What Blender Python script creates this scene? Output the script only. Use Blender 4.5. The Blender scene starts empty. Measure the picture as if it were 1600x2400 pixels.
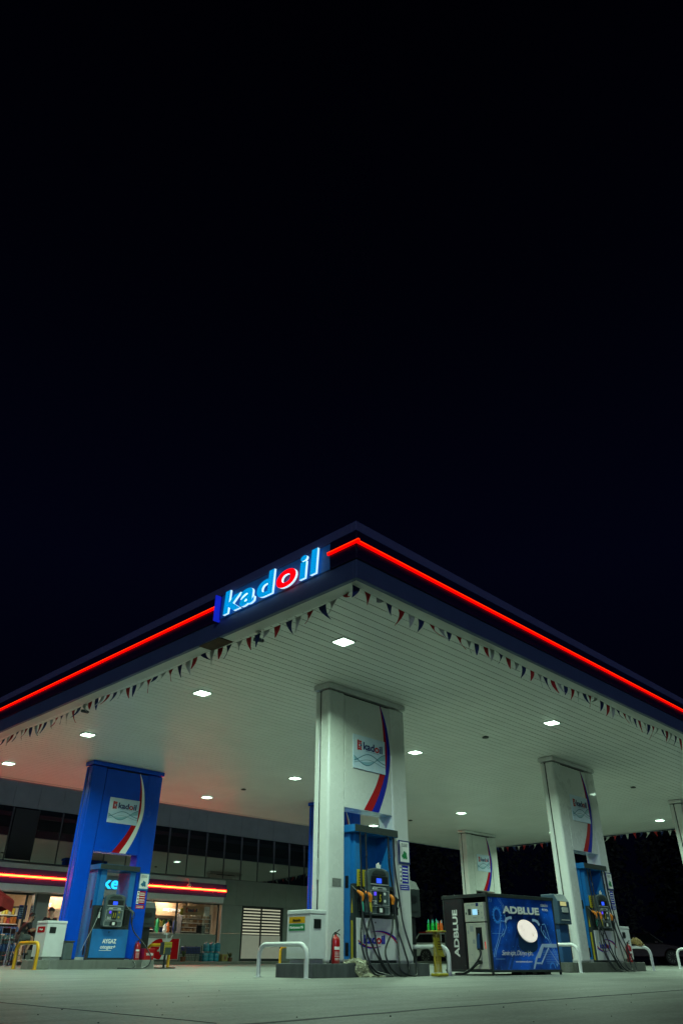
import bpy, bmesh, math, random
from mathutils import Vector, Matrix
random.seed(7)
S = bpy.context.scene
COL = S.collection
R = math.radians
# ---------------------------------------------------------------- camera, world, light, exposure
cam_d = bpy.data.cameras.new('camera')
cam = bpy.data.objects.new('camera', cam_d); COL.objects.link(cam)
F = Vector((0.60408466, 0.59355029, 0.53177043)); RT = Vector((0.69914086, -0.71497374, 0.00382233)); U = Vector((-0.38247064, -0.36947342, 0.84687992))
m = Matrix.Identity(4)
for i in range(3):
    m[i][0] = RT[i]; m[i][1] = U[i]; m[i][2] = -F[i]
m[2][3] = 0.3049
cam.matrix_world = m
cam_d.sensor_fit = 'HORIZONTAL'; cam_d.sensor_width = 36; cam_d.lens = 36*1660.1/1600
cam_d.clip_start = .05; cam_d.clip_end = 600
S.camera = cam
W = bpy.data.worlds.new('World'); S.world = W; W.use_nodes = True
nt = W.node_tree; bg = nt.nodes['Background']
sky = nt.nodes.new('ShaderNodeTexSky'); sky.sky_type = 'NISHITA'; sky.sun_disc = False
sky.sun_elevation = R(-4); sky.sun_rotation = R(150); sky.altitude = 0
mixc = nt.nodes.new('ShaderNodeMix'); mixc.data_type = 'RGBA'; mixc.inputs[0].default_value = 1.0
tcw = nt.nodes.new('ShaderNodeTexCoord'); sep = nt.nodes.new('ShaderNodeSeparateXYZ'); rw = nt.nodes.new('ShaderNodeValToRGB')
nt.links.new(tcw.outputs['Generated'], sep.inputs[0]); nt.links.new(sep.outputs[2], rw.inputs[0])
ew = rw.color_ramp.elements; ew[0].position = 0; ew[0].color = (.0003, .0004, .0016, 1); ew[1].position = .97; ew[1].color = (.00012, .00018, .0008, 1)
e_ = ew.new(.45); e_.color = (.0006, .0008, .0046, 1); e_ = ew.new(.75); e_.color = (.0003, .0004, .0020, 1)
nt.links.new(rw.outputs[0], mixc.inputs[7])
nt.links.new(sky.outputs[0], mixc.inputs[6]); nt.links.new(mixc.outputs[2], bg.inputs[0]); bg.inputs[1].default_value = 1.0
sun_d = bpy.data.lights.new('fill_sun', 'SUN'); sun_d.energy = 0.42; sun_d.angle = R(12); sun_d.color = (.62, .74, 1)  # added weak fill, brightens outward faces in place of street light
sun = bpy.data.objects.new('fill_sun', sun_d); COL.objects.link(sun)
sun.rotation_euler = Vector((0.60, 0.62, -0.28)).to_track_quat('-Z', 'Y').to_euler()
S.view_settings.view_transform = 'Standard'; S.view_settings.look = 'None'; S.view_settings.gamma = 1
S.view_settings.exposure = 0
S.render.engine = 'CYCLES'
LAMP_E = 182.0

# ---------------------------------------------------------------- materials
def mat(name, col, rough=.5, metal=0, emit=None, es=0, coat=0, var=0, vscale=6, bump=0, bscale=60, spec=.5, stretch=(1, 1, 1), col2=None, ior=None):
    M = bpy.data.materials.new(name); M.use_nodes = True
    t = M.node_tree; b = t.nodes['Principled BSDF']
    b.inputs['Base Color'].default_value = (*col, 1); b.inputs['Roughness'].default_value = rough
    b.inputs['Metallic'].default_value = metal; b.inputs['Coat Weight'].default_value = coat; b.inputs['Coat Roughness'].default_value = .06
    b.inputs['Specular IOR Level'].default_value = spec
    if ior: b.inputs['IOR'].default_value = ior
    if emit:
        b.inputs['Emission Color'].default_value = (*emit, 1); b.inputs['Emission Strength'].default_value = es
    if var or bump:
        tc = t.nodes.new('ShaderNodeTexCoord'); mp = t.nodes.new('ShaderNodeMapping'); mp.inputs['Scale'].default_value = stretch
        t.links.new(tc.outputs['Object'], mp.inputs[0])
    if var:
        n = t.nodes.new('ShaderNodeTexNoise'); n.inputs['Scale'].default_value = vscale; n.inputs['Detail'].default_value = 6; n.inputs['Roughness'].default_value = .62
        t.links.new(mp.outputs[0], n.inputs['Vector'])
        r = t.nodes.new('ShaderNodeValToRGB'); r.color_ramp.elements[0].position = .32; r.color_ramp.elements[1].position = .68
        d = col2 if col2 else tuple(c*(1-var) for c in col)
        r.color_ramp.elements[0].color = (*d, 1); r.color_ramp.elements[1].color = (*col, 1)
        t.links.new(n.outputs['Fac'], r.inputs[0]); t.links.new(r.outputs[0], b.inputs['Base Color'])
        mr = t.nodes.new('ShaderNodeMapRange'); mr.inputs[3].default_value = min(1, rough+.12); mr.inputs[4].default_value = max(.02, rough-.06)
        t.links.new(n.outputs['Fac'], mr.inputs[0]); t.links.new(mr.outputs[0], b.inputs['Roughness'])
    if bump:
        n2 = t.nodes.new('ShaderNodeTexNoise'); n2.inputs['Scale'].default_value = bscale; n2.inputs['Detail'].default_value = 4
        t.links.new(mp.outputs[0], n2.inputs['Vector'])
        bp = t.nodes.new('ShaderNodeBump'); bp.inputs['Strength'].default_value = bump; bp.inputs['Distance'].default_value = .01
        t.links.new(n2.outputs['Fac'], bp.inputs['Height']); t.links.new(bp.outputs[0], b.inputs['Normal'])
    return M
def concrete(name, a, b_, speck=.5):
    M = bpy.data.materials.new(name); M.use_nodes = True
    t = M.node_tree; p = t.nodes['Principled BSDF']; L = t.links.new
    tc = t.nodes.new('ShaderNodeTexCoord')
    n1 = t.nodes.new('ShaderNodeTexNoise'); n1.inputs['Scale'].default_value = .55; n1.inputs['Detail'].default_value = 8; n1.inputs['Roughness'].default_value = .6
    n2 = t.nodes.new('ShaderNodeTexNoise'); n2.inputs['Scale'].default_value = 34; n2.inputs['Detail'].default_value = 5; n2.inputs['Roughness'].default_value = .7
    v = t.nodes.new('ShaderNodeTexVoronoi'); v.inputs['Scale'].default_value = 3.2
    for n in (n1, n2, v): L(tc.outputs['Object'], n.inputs['Vector'])
    r = t.nodes.new('ShaderNodeValToRGB'); r.color_ramp.elements[0].position = .3; r.color_ramp.elements[1].position = .7
    r.color_ramp.elements[0].color = (*a, 1); r.color_ramp.elements[1].color = (*b_, 1); L(n1.outputs['Fac'], r.inputs[0])
    r2 = t.nodes.new('ShaderNodeValToRGB'); r2.color_ramp.elements[0].position = .3; r2.color_ramp.elements[1].position = .62
    r2.color_ramp.elements[0].color = (1-speck,)*3+(1,); r2.color_ramp.elements[1].color = (1, 1, 1, 1); L(n2.outputs['Fac'], r2.inputs[0])
    mx = t.nodes.new('ShaderNodeMix'); mx.data_type = 'RGBA'; mx.blend_type = 'MULTIPLY'; mx.inputs[0].default_value = 1
    L(r.outputs[0], mx.inputs[6]); L(r2.outputs[0], mx.inputs[7])
    # small dark spots of spilt oil and gum
    r3 = t.nodes.new('ShaderNodeValToRGB'); r3.color_ramp.elements[0].position = .035; r3.color_ramp.elements[1].position = .06
    r3.color_ramp.elements[0].color = (.25, .25, .25, 1); r3.color_ramp.elements[1].color = (1, 1, 1, 1); L(v.outputs['Distance'], r3.inputs[0])
    mx2 = t.nodes.new('ShaderNodeMix'); mx2.data_type = 'RGBA'; mx2.blend_type = 'MULTIPLY'; mx2.inputs[0].default_value = 1
    L(mx.outputs[2], mx2.inputs[6]); L(r3.outputs[0], mx2.inputs[7])
    # worn patches, drips and long faint tyre tracks
    mp = t.nodes.new('ShaderNodeMapping'); mp.inputs['Scale'].default_value = (.35, 2.6, 1); mp.inputs['Rotation'].default_value = (0, 0, .12); L(tc.outputs['Object'], mp.inputs[0])
    n4 = t.nodes.new('ShaderNodeTexNoise'); n4.inputs['Scale'].default_value = 1.1; n4.inputs['Detail'].default_value = 7; n4.inputs['Distortion'].default_value = .6; L(mp.outputs[0], n4.inputs['Vector'])
    n5 = t.nodes.new('ShaderNodeTexNoise'); n5.inputs['Scale'].default_value = 4.5; n5.inputs['Detail'].default_value = 8; n5.inputs['Roughness'].default_value = .7; L(tc.outputs['Object'], n5.inputs['Vector'])
    last = mx2
    for nn, lo_, hi_, dk in ((n4, .36, .56, .72), (n5, .34, .6, .74)):
        rr = t.nodes.new('ShaderNodeValToRGB'); rr.color_ramp.elements[0].position = lo_; rr.color_ramp.elements[1].position = hi_
        rr.color_ramp.elements[0].color = (dk, dk, dk, 1); rr.color_ramp.elements[1].color = (1, 1, 1, 1); L(nn.outputs['Fac'], rr.inputs[0])
        mm = t.nodes.new('ShaderNodeMix'); mm.data_type = 'RGBA'; mm.blend_type = 'MULTIPLY'; mm.inputs[0].default_value = 1
        L(last.outputs[2], mm.inputs[6]); L(rr.outputs[0], mm.inputs[7]); last = mm
    L(last.outputs[2], p.inputs['Base Color'])
    mr = t.nodes.new('ShaderNodeMapRange'); mr.inputs[3].default_value = .42; mr.inputs[4].default_value = .7; L(n1.outputs['Fac'], mr.inputs[0]); L(mr.outputs[0], p.inputs['Roughness'])
    bp = t.nodes.new('ShaderNodeBump'); bp.inputs['Strength'].default_value = .35; bp.inputs['Distance'].default_value = .004
    L(n2.outputs['Fac'], bp.inputs['Height']); L(bp.outputs[0], p.inputs['Normal'])
    return M
def lattice_mat(name, col, scale):
    # perforated sheet metal: holes are really open
    M = bpy.data.materials.new(name); M.use_nodes = True
    t = M.node_tree; p = t.nodes['Principled BSDF']; L = t.links.new
    p.inputs['Base Color'].default_value = (*col, 1); p.inputs['Roughness'].default_value = .4
    tc = t.nodes.new('ShaderNodeTexCoord'); v = t.nodes.new('ShaderNodeTexVoronoi'); v.inputs['Scale'].default_value = scale; v.inputs['Randomness'].default_value = 0
    L(tc.outputs['Object'], v.inputs['Vector'])
    mt = t.nodes.new('ShaderNodeMath'); mt.operation = 'GREATER_THAN'; mt.inputs[1].default_value = .46
    L(v.outputs['Distance'], mt.inputs[0]); L(mt.outputs[0], p.inputs['Alpha'])
    return M
M = {}
M['white'] = mat('white_cladding', (.70, .72, .70), .25, coat=.7, var=.10, vscale=2.2)
M['white2'] = mat('white_painted_steel', (.66, .68, .69), .35, coat=.2, var=.12, vscale=4)
M['blue'] = mat('blue_cladding', (.001, .072, .62), .22, spec=.3, var=.12, vscale=2)
M['soffit'] = mat('soffit_slat', (.82, .83, .80), .38, var=.08, vscale=.8)
M['trimw'] = mat('soffit_trim', (.66, .67, .64), .4, var=.1, vscale=2)
M['dark'] = mat('dark_gap', (.02, .022, .024), .7)
M['cap'] = mat('grey_capping', (.42, .45, .44), .4, var=.15)
M['slate'] = mat('fascia_slate_blue', (.06, .095, .20), .45, var=.12, vscale=1.5)
M['slate2'] = mat('fascia_top_band', (.085, .105, .25), .5, var=.12, vscale=1.5)
M['navy'] = mat('fascia_navy', (.006, .006, .035), .3, coat=.3)
M['divider'] = mat('divider_blue', (.01, .03, .6), .3, emit=(.01, .03, 1), es=.35)
M['neon'] = mat('red_neon', (.5, .0, .0), .4, emit=(1, .0, .0), es=1.1)
M['neonglint'] = mat('orange_highlight_line', (.5, .1, .0), .4, emit=(1, .07, .0), es=1.4)
M['neonlow'] = mat('red_neon_shop', (.5, .02, .0), .4, emit=(1, .010, .004), es=42)
M['neoncore'] = mat('orange_neon_core', (.5, .1, .0), .4, emit=(1, .30, .02), es=8)
M['purple'] = mat('purple_fascia', (.02, .008, .13), .35)
M['lamp'] = mat('lamp_panel', (.9, .9, .9), .5, emit=(.64, 1.0, .74), es=9)
M['signface'] = mat('sign_blue_face', (.0, .2, .5), .4, emit=(.0, .30, .72), es=1.0)
M['signred'] = mat('sign_red_face', (.5, .0, .0), .4, emit=(1, .0, .003), es=1.3)
M['signside'] = mat('sign_white_side', (.8, .8, .8), .4, emit=(.50, .80, 1), es=1.15)
M['cyan'] = mat('shop_sign_cyan', (.0, .3, .6), .4, emit=(.02, .55, 1), es=1.6)
M['red'] = mat('red_paint', (.42, .008, .010), .3, coat=.5, var=.15)
M['redm'] = mat('red_decal', (.42, .004, .008), .6, spec=.1)
M['bluem'] = mat('blue_decal', (.004, .012, .36), .6, spec=.1)
M['whitem'] = mat('white_decal', (.82, .84, .80), .4)
M['inknavy'] = mat('navy_lettering', (.01, .03, .16), .45)
M['inkred'] = mat('red_lettering', (.5, .01, .02), .45)
M['teal'] = mat('teal_wave', (.03, .16, .27), .4)
M['paleb'] = mat('pale_wave', (.25, .46, .60), .4)
M['plate'] = mat('logo_plate', (.66, .76, .88), .35, var=.18, vscale=2, col2=(.46, .62, .82))
M['pumpblue'] = mat('pump_blue', (.008, .165, .47), .45, var=.15, vscale=5)
M['pumpdark'] = mat('pump_charcoal', (.026, .038, .038), .45, var=.25, vscale=8)
M['console'] = mat('console_grey', (.075, .105, .11), .42, var=.2, vscale=10)
M['black'] = mat('black_plastic', (.010, .012, .014), .35)
M['rubber'] = mat('black_rubber', (.012, .016, .018), .33, var=.2, vscale=20)
M['lcd'] = mat('blue_display', (.0, .0, .2), .3, emit=(.03, .10, 1), es=1.3)
M['lcdv'] = mat('violet_display', (.0, .0, .2), .3, emit=(.13, .08, 1), es=1.0)
M['lcdw'] = mat('pale_display', (.1, .2, .3), .3, emit=(.35, .75, 1), es=.9)
M['yellow'] = mat('yellow_plate', (.40, .33, .02), .4, var=.15)
M['yelpaint'] = mat('yellow_paint', (.68, .36, .01), .3, coat=.4, var=.12, vscale=9)
M['orange'] = mat('orange_grip', (.85, .25, .02), .4)
M['steel'] = mat('brushed_steel', (.42, .44, .42), .33, metal=.9, var=.3, vscale=3, stretch=(1, 1, .1))
M['chrome'] = mat('bright_metal', (.6, .62, .6), .22, metal=1)
M['stone'] = mat('dark_stone_kerb', (.095, .105, .11), .5, var=.45, vscale=7, bump=.3, stretch=(1, 1, .25))
M['paleconc'] = concrete('pale_kerb', (.24, .26, .23), (.33, .35, .31), .3)
M['forecourt'] = concrete('forecourt_concrete', (.17, .182, .17), (.32, .335, .305), .6)
M['asphalt'] = concrete('asphalt', (.010, .010, .010), (.016, .016, .016), .4)
M['paving'] = concrete('paving', (.12, .13, .11), (.16, .17, .15), .3)
M['joint'] = mat('joint_filler', (.012, .016, .035), .7)
M['clad'] = mat('facade_grey_panel', (.23, .25, .26), .42, var=.18, vscale=1.5)
M['cladlow'] = mat('facade_pale_panel', (.24, .27, .25), .45, var=.15, vscale=1.5)
M['winglass'] = mat('dark_window_glass', (.012, .018, .016), .02, ior=3.2, spec=.5)
M['mullion'] = mat('dark_mullion', (.03, .034, .036), .4)
M['warmwall'] = mat('warm_wall', (.50, .38, .26), .6, var=.1)
M['tan'] = mat('tan_header', (.42, .24, .12), .55, var=.1)
M['shoplight'] = mat('shop_light', (.9, .9, .9), .5, emit=(1, .94, .82), es=60)
M['shelf'] = mat('shelf_white', (.6, .6, .55), .5)
M['shelfd'] = mat('shelf_back', (.05, .045, .04), .6)
M['floor_in'] = mat('shop_floor', (.4, .38, .34), .3)
M['skin'] = mat('skin', (.36, .20, .13), .5)
M['hair'] = mat('dark_hair', (.012, .009, .008), .6)
M['tshirt'] = mat('black_tshirt', (.012, .013, .015), .8, var=.2, vscale=15)
M['shorts'] = mat('grey_shorts', (.10, .12, .11), .8, var=.2, vscale=15)
M['greenp'] = mat('green_print', (.01, .22, .07), .4)
M['greenb'] = mat('green_bottle', (.01, .50, .06), .25, coat=.5)
M['orangeb'] = mat('orange_bottle', (.8, .16, .02), .25, coat=.5)
M['tealcap'] = mat('teal_cap', (.05, .45, .32), .3)
M['meshy'] = lattice_mat('yellow_perforated_steel', (.36, .27, .03), 48)
M['rag'] = mat('crumpled_plastic', (.42, .42, .28), .35, var=.5, vscale=9, bump=.6, bscale=25, coat=.4)
M['gold'] = mat('wet_leather_cloth', (.42, .28, .09), .4, var=.5, vscale=12, bump=.5, bscale=30)
M['panelblk'] = mat('black_panel', (.022, .024, .03), .35, var=.3, vscale=10)
M['beige'] = mat('dispenser_beige', (.62, .62, .52), .4, var=.12, vscale=6)
M['mould'] = mat('kiosk_blue_grey', (.028, .06, .10), .42, var=.2, vscale=6)
M['kioskb'] = mat('kiosk_blue', (.015, .07, .19), .4, var=.15, vscale=6)
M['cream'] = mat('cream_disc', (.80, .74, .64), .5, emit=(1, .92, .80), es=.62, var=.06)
M['art1'] = mat('print_light_blue', (.05, .30, .95), .4)
M['art2'] = mat('print_outline_blue', (.30, .62, 1.0), .4)
M['art3'] = mat('print_grey_white', (.45, .60, .85), .4)
M['art4'] = mat('print_dark_teal', (.004, .035, .10), .4)
M['art5'] = mat('print_mid_blue', (.008, .07, .34), .4)
M['carwhite'] = mat('car_white_paint', (.55, .57, .54), .25, coat=.8)
M['cardarkened'] = mat('car_night_darkened_paint', (.02, .007, .012), .35, coat=.4)  # pinkish car; darkness of the unlit spot is put into its paint
M['carglass'] = mat('car_glass', (.01, .012, .014), .05)
M['tail'] = mat('tail_lamp_red', (.5, .01, .02), .3, emit=(1, .01, .02), es=.5)
M['tyre'] = mat('tyre', (.012, .012, .013), .7)
M['rim'] = mat('alloy_rim', (.62, .64, .62), .4)
M['jug'] = mat('blue_water_jug', (.01, .24, .36), .2, coat=.4, var=.35, vscale=5)
M['waterpk'] = mat('blue_shrink_wrap', (.01, .10, .42), .2, coat=.5, var=.5, vscale=14, col2=(.10, .25, .5))
M['waterpk2'] = mat('clear_shrink_wrap', (.14, .30, .34), .2, coat=.5, var=.5, vscale=14)
M['brown'] = mat('bare_board', (.07, .035, .01), .7, var=.4, vscale=10)
M['umbrella'] = mat('red_parasol_cloth', (.34, .02, .02), .7, var=.4, vscale=5)
M['leaf'] = mat('leaf_green', (.03, .09, .02), .6, var=.4, vscale=10)
M['flower'] = mat('white_flower', (.42, .46, .36), .6)
M['wire'] = mat('dark_wire', (.02, .022, .03), .5)
M['brownpot'] = mat('brown_pot', (.14, .055, .03), .6)
M['blind'] = mat('blind_slat', (.52, .50, .40), .5, emit=(1, .98, .70), es=.36)  # slats glow by emission, window light put into the material
M['frost'] = mat('frosted_glass', (.42, .44, .38), .5, emit=(1, .95, .75), es=.10, var=.08)  # pane emits faintly to look lit from inside
M['flagblue'] = mat('pennant_blue', (.010, .025, .12), .7)
M['flagred'] = mat('pennant_red', (.42, .012, .012), .7)
M['flagwhite'] = mat('pennant_white', (.50, .54, .50), .7)
M['woodtop'] = mat('red_table_top', (.40, .08, .06), .5)
def blue_art_material():
    m_ = bpy.data.materials.new('printed_blue_panel'); m_.use_nodes = True
    t = m_.node_tree; p = t.nodes['Principled BSDF']; L = t.links.new
    tc = t.nodes.new('ShaderNodeTexCoord')
    n = t.nodes.new('ShaderNodeTexNoise'); n.inputs['Scale'].default_value = 1.6; n.inputs['Detail'].default_value = 3
    L(tc.outputs['Object'], n.inputs['Vector'])
    r = t.nodes.new('ShaderNodeValToRGB'); e = r.color_ramp.elements
    e[0].position = .36; e[0].color = (.003, .022, .13, 1); e[1].position = .66; e[1].color = (.012, .17, .95, 1)
    L(n.outputs['Fac'], r.inputs[0])
    v = t.nodes.new('ShaderNodeTexVoronoi'); v.inputs['Scale'].default_value = 15; L(tc.outputs['Object'], v.inputs['Vector'])
    r2 = t.nodes.new('ShaderNodeValToRGB'); r2.color_ramp.elements[0].position = .06; r2.color_ramp.elements[1].position = .14
    r2.color_ramp.elements[0].color = (.12, .38, .75, 1); r2.color_ramp.elements[1].color = (0, 0, 0, 1)
    L(v.outputs['Distance'], r2.inputs[0])
    mx = t.nodes.new('ShaderNodeMix'); mx.data_type = 'RGBA'; mx.blend_type = 'ADD'; mx.inputs[0].default_value = 1
    L(r.outputs[0], mx.inputs[6]); L(r2.outputs[0], mx.inputs[7]); L(mx.outputs[2], p.inputs['Base Color'])
    p.inputs['Roughness'].default_value = .32; p.inputs['Coat Weight'].default_value = .3
    return m_
M['artpanel'] = blue_art_material()
GOODS = [mat('packet_colour', c, .4, var=.35, vscale=30) for c in ((.62, .42, .04), (.55, .17, .03), (.45, .03, .03), (.55, .5, .38), (.05, .16, .40), (.09, .30, .07), (.62, .55, .12), (.40, .24, .12))]
def glass_mat():
    m_ = bpy.data.materials.new('clear_shop_glass'); m_.use_nodes = True
    t = m_.node_tree; o = t.nodes['Material Output']; t.nodes.remove(t.nodes['Principled BSDF'])
    a = t.nodes.new('ShaderNodeBsdfTransparent'); a.inputs[0].default_value = (.93, .95, .93, 1)
    g = t.nodes.new('ShaderNodeBsdfGlossy'); g.inputs[1].default_value = .02
    fr = t.nodes.new('ShaderNodeFresnel'); fr.inputs[0].default_value = 1.45
    x = t.nodes.new('ShaderNodeMixShader'); t.links.new(fr.outputs[0], x.inputs[0]); t.links.new(a.outputs[0], x.inputs[1]); t.links.new(g.outputs[0], x.inputs[2]); t.links.new(x.outputs[0], o.inputs[0])
    return m_
M['glass'] = glass_mat()

# ---------------------------------------------------------------- mesh helpers
class MB:
    def __init__(s): s.bm = bmesh.new()
    def box(s, x0, x1, y0, y1, z0, z1):
        v = [s.bm.verts.new(p) for p in ((x0, y0, z0), (x1, y0, z0), (x1, y1, z0), (x0, y1, z0), (x0, y0, z1), (x1, y0, z1), (x1, y1, z1), (x0, y1, z1))]
        for f in ((3, 2, 1, 0), (4, 5, 6, 7), (0, 1, 5, 4), (1, 2, 6, 5), (2, 3, 7, 6), (3, 0, 4, 7)): s.bm.faces.new([v[i] for i in f])
        return s
    def prism(s, pts, o, u, v, n, d0, d1):
        # outline pts in the (u,v) plane at origin o, thickness d0..d1 along n
        o, u, v, n = Vector(o), Vector(u), Vector(v), Vector(n)
        a = [s.bm.verts.new(o+u*p[0]+v*p[1]+n*d0) for p in pts]; b = [s.bm.verts.new(o+u*p[0]+v*p[1]+n*d1) for p in pts]
        k = len(pts)
        s.bm.faces.new(a[::-1]); s.bm.faces.new(b)
        for i in range(k): s.bm.faces.new((a[i], a[(i+1) % k], b[(i+1) % k], b[i]))
        return s
    def ribbon(s, A, B, o, u, v, n, d0, d1):
        for i in range(len(A)-1): s.prism([A[i], B[i], B[i+1], A[i+1]], o, u, v, n, d0, d1)
        return s
    def tube(s, pts, r, seg=8, closed_ends=True):
        pts = [Vector(p) for p in pts]; rings = []
        rr = r if isinstance(r, (list, tuple)) else [r]*len(pts)
        prev = None
        for i, p in enumerate(pts):
            d = (pts[min(i+1, len(pts)-1)]-pts[max(i-1, 0)]).normalized()
            a = prev if prev and abs(prev.dot(d)) < .95 else (Vector((0, 0, 1)) if abs(d.z) < .9 else Vector((1, 0, 0)))
            x = (a-d*a.dot(d)).normalized(); y = d.cross(x); prev = x
            rings.append([s.bm.verts.new(p+(x*math.cos(2*math.pi*k/seg)+y*math.sin(2*math.pi*k/seg))*rr[i]) for k in range(seg)])
        for a, b in zip(rings, rings[1:]):
            for k in range(seg): s.bm.faces.new((a[k], a[(k+1) % seg], b[(k+1) % seg], b[k]))
        if closed_ends: s.bm.faces.new(rings[0][::-1]); s.bm.faces.new(rings[-1])
        return s
    def cyl(s, x, y, z0, z1, r, seg=20, r2=None): return s.tube([(x, y, z0), (x, y, z1)], [r, r2 if r2 is not None else r], seg)
    def lathe(s, prof, c, seg=24, axis='Z'):
        rings = []
        for r, h in prof:
            ring = []
            for k in range(seg):
                a = 2*math.pi*k/seg; q = (r*math.cos(a), r*math.sin(a), h)
                if axis == 'Y': q = (q[0], q[2], q[1])
                if axis == 'X': q = (q[2], q[0], q[1])
                ring.append(s.bm.verts.new(Vector(c)+Vector(q)))
            rings.append(ring)
        for a, b in zip(rings, rings[1:]):
            for k in range(seg): s.bm.faces.new((a[k], a[(k+1) % seg], b[(k+1) % seg], b[k]))
        if prof[0][0] > 1e-5: s.bm.faces.new(rings[0][::-1])
        if prof[-1][0] > 1e-5: s.bm.faces.new(rings[-1])
        return s
    def ellipse(s, cx, cy, rx, ry, o, u, v, n, d0, d1, seg=36, rot=0, arc=None):
        P = []
        for k in range(seg):
            a = 2*math.pi*k/seg; x, y = rx*math.cos(a), ry*math.sin(a)
            P.append((cx+x*math.cos(rot)-y*math.sin(rot), cy+x*math.sin(rot)+y*math.cos(rot)))
        return s.prism(P, o, u, v, n, d0, d1)
    def line2(s, pts, w, o, u, v, n, d0, d1):
        for (x0, y0), (x1, y1) in zip(pts, pts[1:]):
            dx, dy = x1-x0, y1-y0; L_ = math.hypot(dx, dy) or 1; nx, ny = -dy/L_*w/2, dx/L_*w/2
            s.prism([(x0+nx, y0+ny), (x0-nx, y0-ny), (x1-nx, y1-ny), (x1+nx, y1+ny)], o, u, v, n, d0, d1)
        return s
    def build(s, name, m_, parent=None, world=True, smooth=None, bevel=0, bseg=2, mats=None):
        bmesh.ops.recalc_face_normals(s.bm, faces=s.bm.faces)
        me = bpy.data.meshes.new(name)
        if parent is not None and world:
            inv = parent.matrix_world.inverted() if parent.parent is None else (Matrix.Translation(WLOC[parent.name])).inverted()
            bmesh.ops.transform(s.bm, matrix=inv, verts=s.bm.verts)
        s.bm.to_mesh(me); s.bm.free()
        for q in (mats or [m_]): me.materials.append(q)
        o = bpy.data.objects.new(name, me); COL.objects.link(o)
        if parent is not None:
            o.parent = parent
            WLOC[o.name] = WLOC.get(parent.name, parent.location.copy())
        else: WLOC[o.name] = Vector((0, 0, 0))
        if smooth:
            for p in me.polygons: p.use_smooth = True
            me.set_sharp_from_angle(angle=R(smooth))
        if bevel:
            b = o.modifiers.new('edge', 'BEVEL'); b.width = bevel; b.segments = bseg; b.limit_method = 'ANGLE'; b.angle_limit = R(40)
        return o
WLOC = {}
def thing(name, loc, label, cat, group=None, kind=None):
    o = bpy.data.objects.new(name, None); COL.objects.link(o); o.location = loc; o.empty_display_size = .2
    bpy.context.view_layer.update()
    o.matrix_world = Matrix.Translation(loc)
    WLOC[o.name] = Vector(loc)
    tag(o, label, cat, group, kind); return o
def tag(o, label=None, cat=None, group=None, kind=None):
    if label: o['label'] = label
    if cat: o['category'] = cat
    if group: o['group'] = group
    if kind: o['kind'] = kind
    return o
def put_origin(o, loc):
    # give a one-mesh thing its origin at its base
    loc = Vector(loc); o.data.transform(Matrix.Translation(-loc)); o.location = loc; return o
def dup(root, loc, label=None, rotz=None):
    r = root.copy(); COL.objects.link(r); r.location = loc
    if rotz is not None: r.rotation_euler = (0, 0, rotz)
    if label: r['label'] = label
    for ch in list(root.children):
        c = ch.copy(); COL.objects.link(c); c.parent = r
        for g in list(ch.children):
            d = g.copy(); COL.objects.link(d); d.parent = c
    return r
def struct(name, mb, m_, **k):
    o = mb.build(name, m_, None, **k); o['kind'] = 'structure'; return o
X, Y, Z = Vector((1, 0, 0)), Vector((0, 1, 0)), Vector((0, 0, 1))
NX, NY = Vector((-1, 0, 0)), Vector((0, -1, 0))
def catmull(P, n=8):
    P = [Vector(p) for p in P]; P = [P[0]*2-P[1]]+P+[P[-1]*2-P[-2]]; out = []
    for i in range(1, len(P)-2):
        for k in range(n):
            t = k/n; a, b, c, d = P[i-1:i+3]
            out.append(.5*((2*b)+(c-a)*t+(2*a-5*b+4*c-d)*t*t+(3*b-a-3*c+d)*t**3))
    out.append(P[-2]); return out
def raw_text(body, bold=0, shear=0, extrude=0, spacing=1):
    cu = bpy.data.curves.new('t', 'FONT'); cu.body = body; cu.size = 1; cu.offset = bold; cu.shear = shear; cu.extrude = extrude; cu.space_character = spacing; cu.resolution_u = 6
    ob = bpy.data.objects.new('t', cu); COL.objects.link(ob)
    dg = bpy.context.evaluated_depsgraph_get(); dg.update()
    me = bpy.data.meshes.new_from_object(ob.evaluated_get(dg)); bpy.data.objects.remove(ob); bpy.data.curves.remove(cu)
    return me
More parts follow.
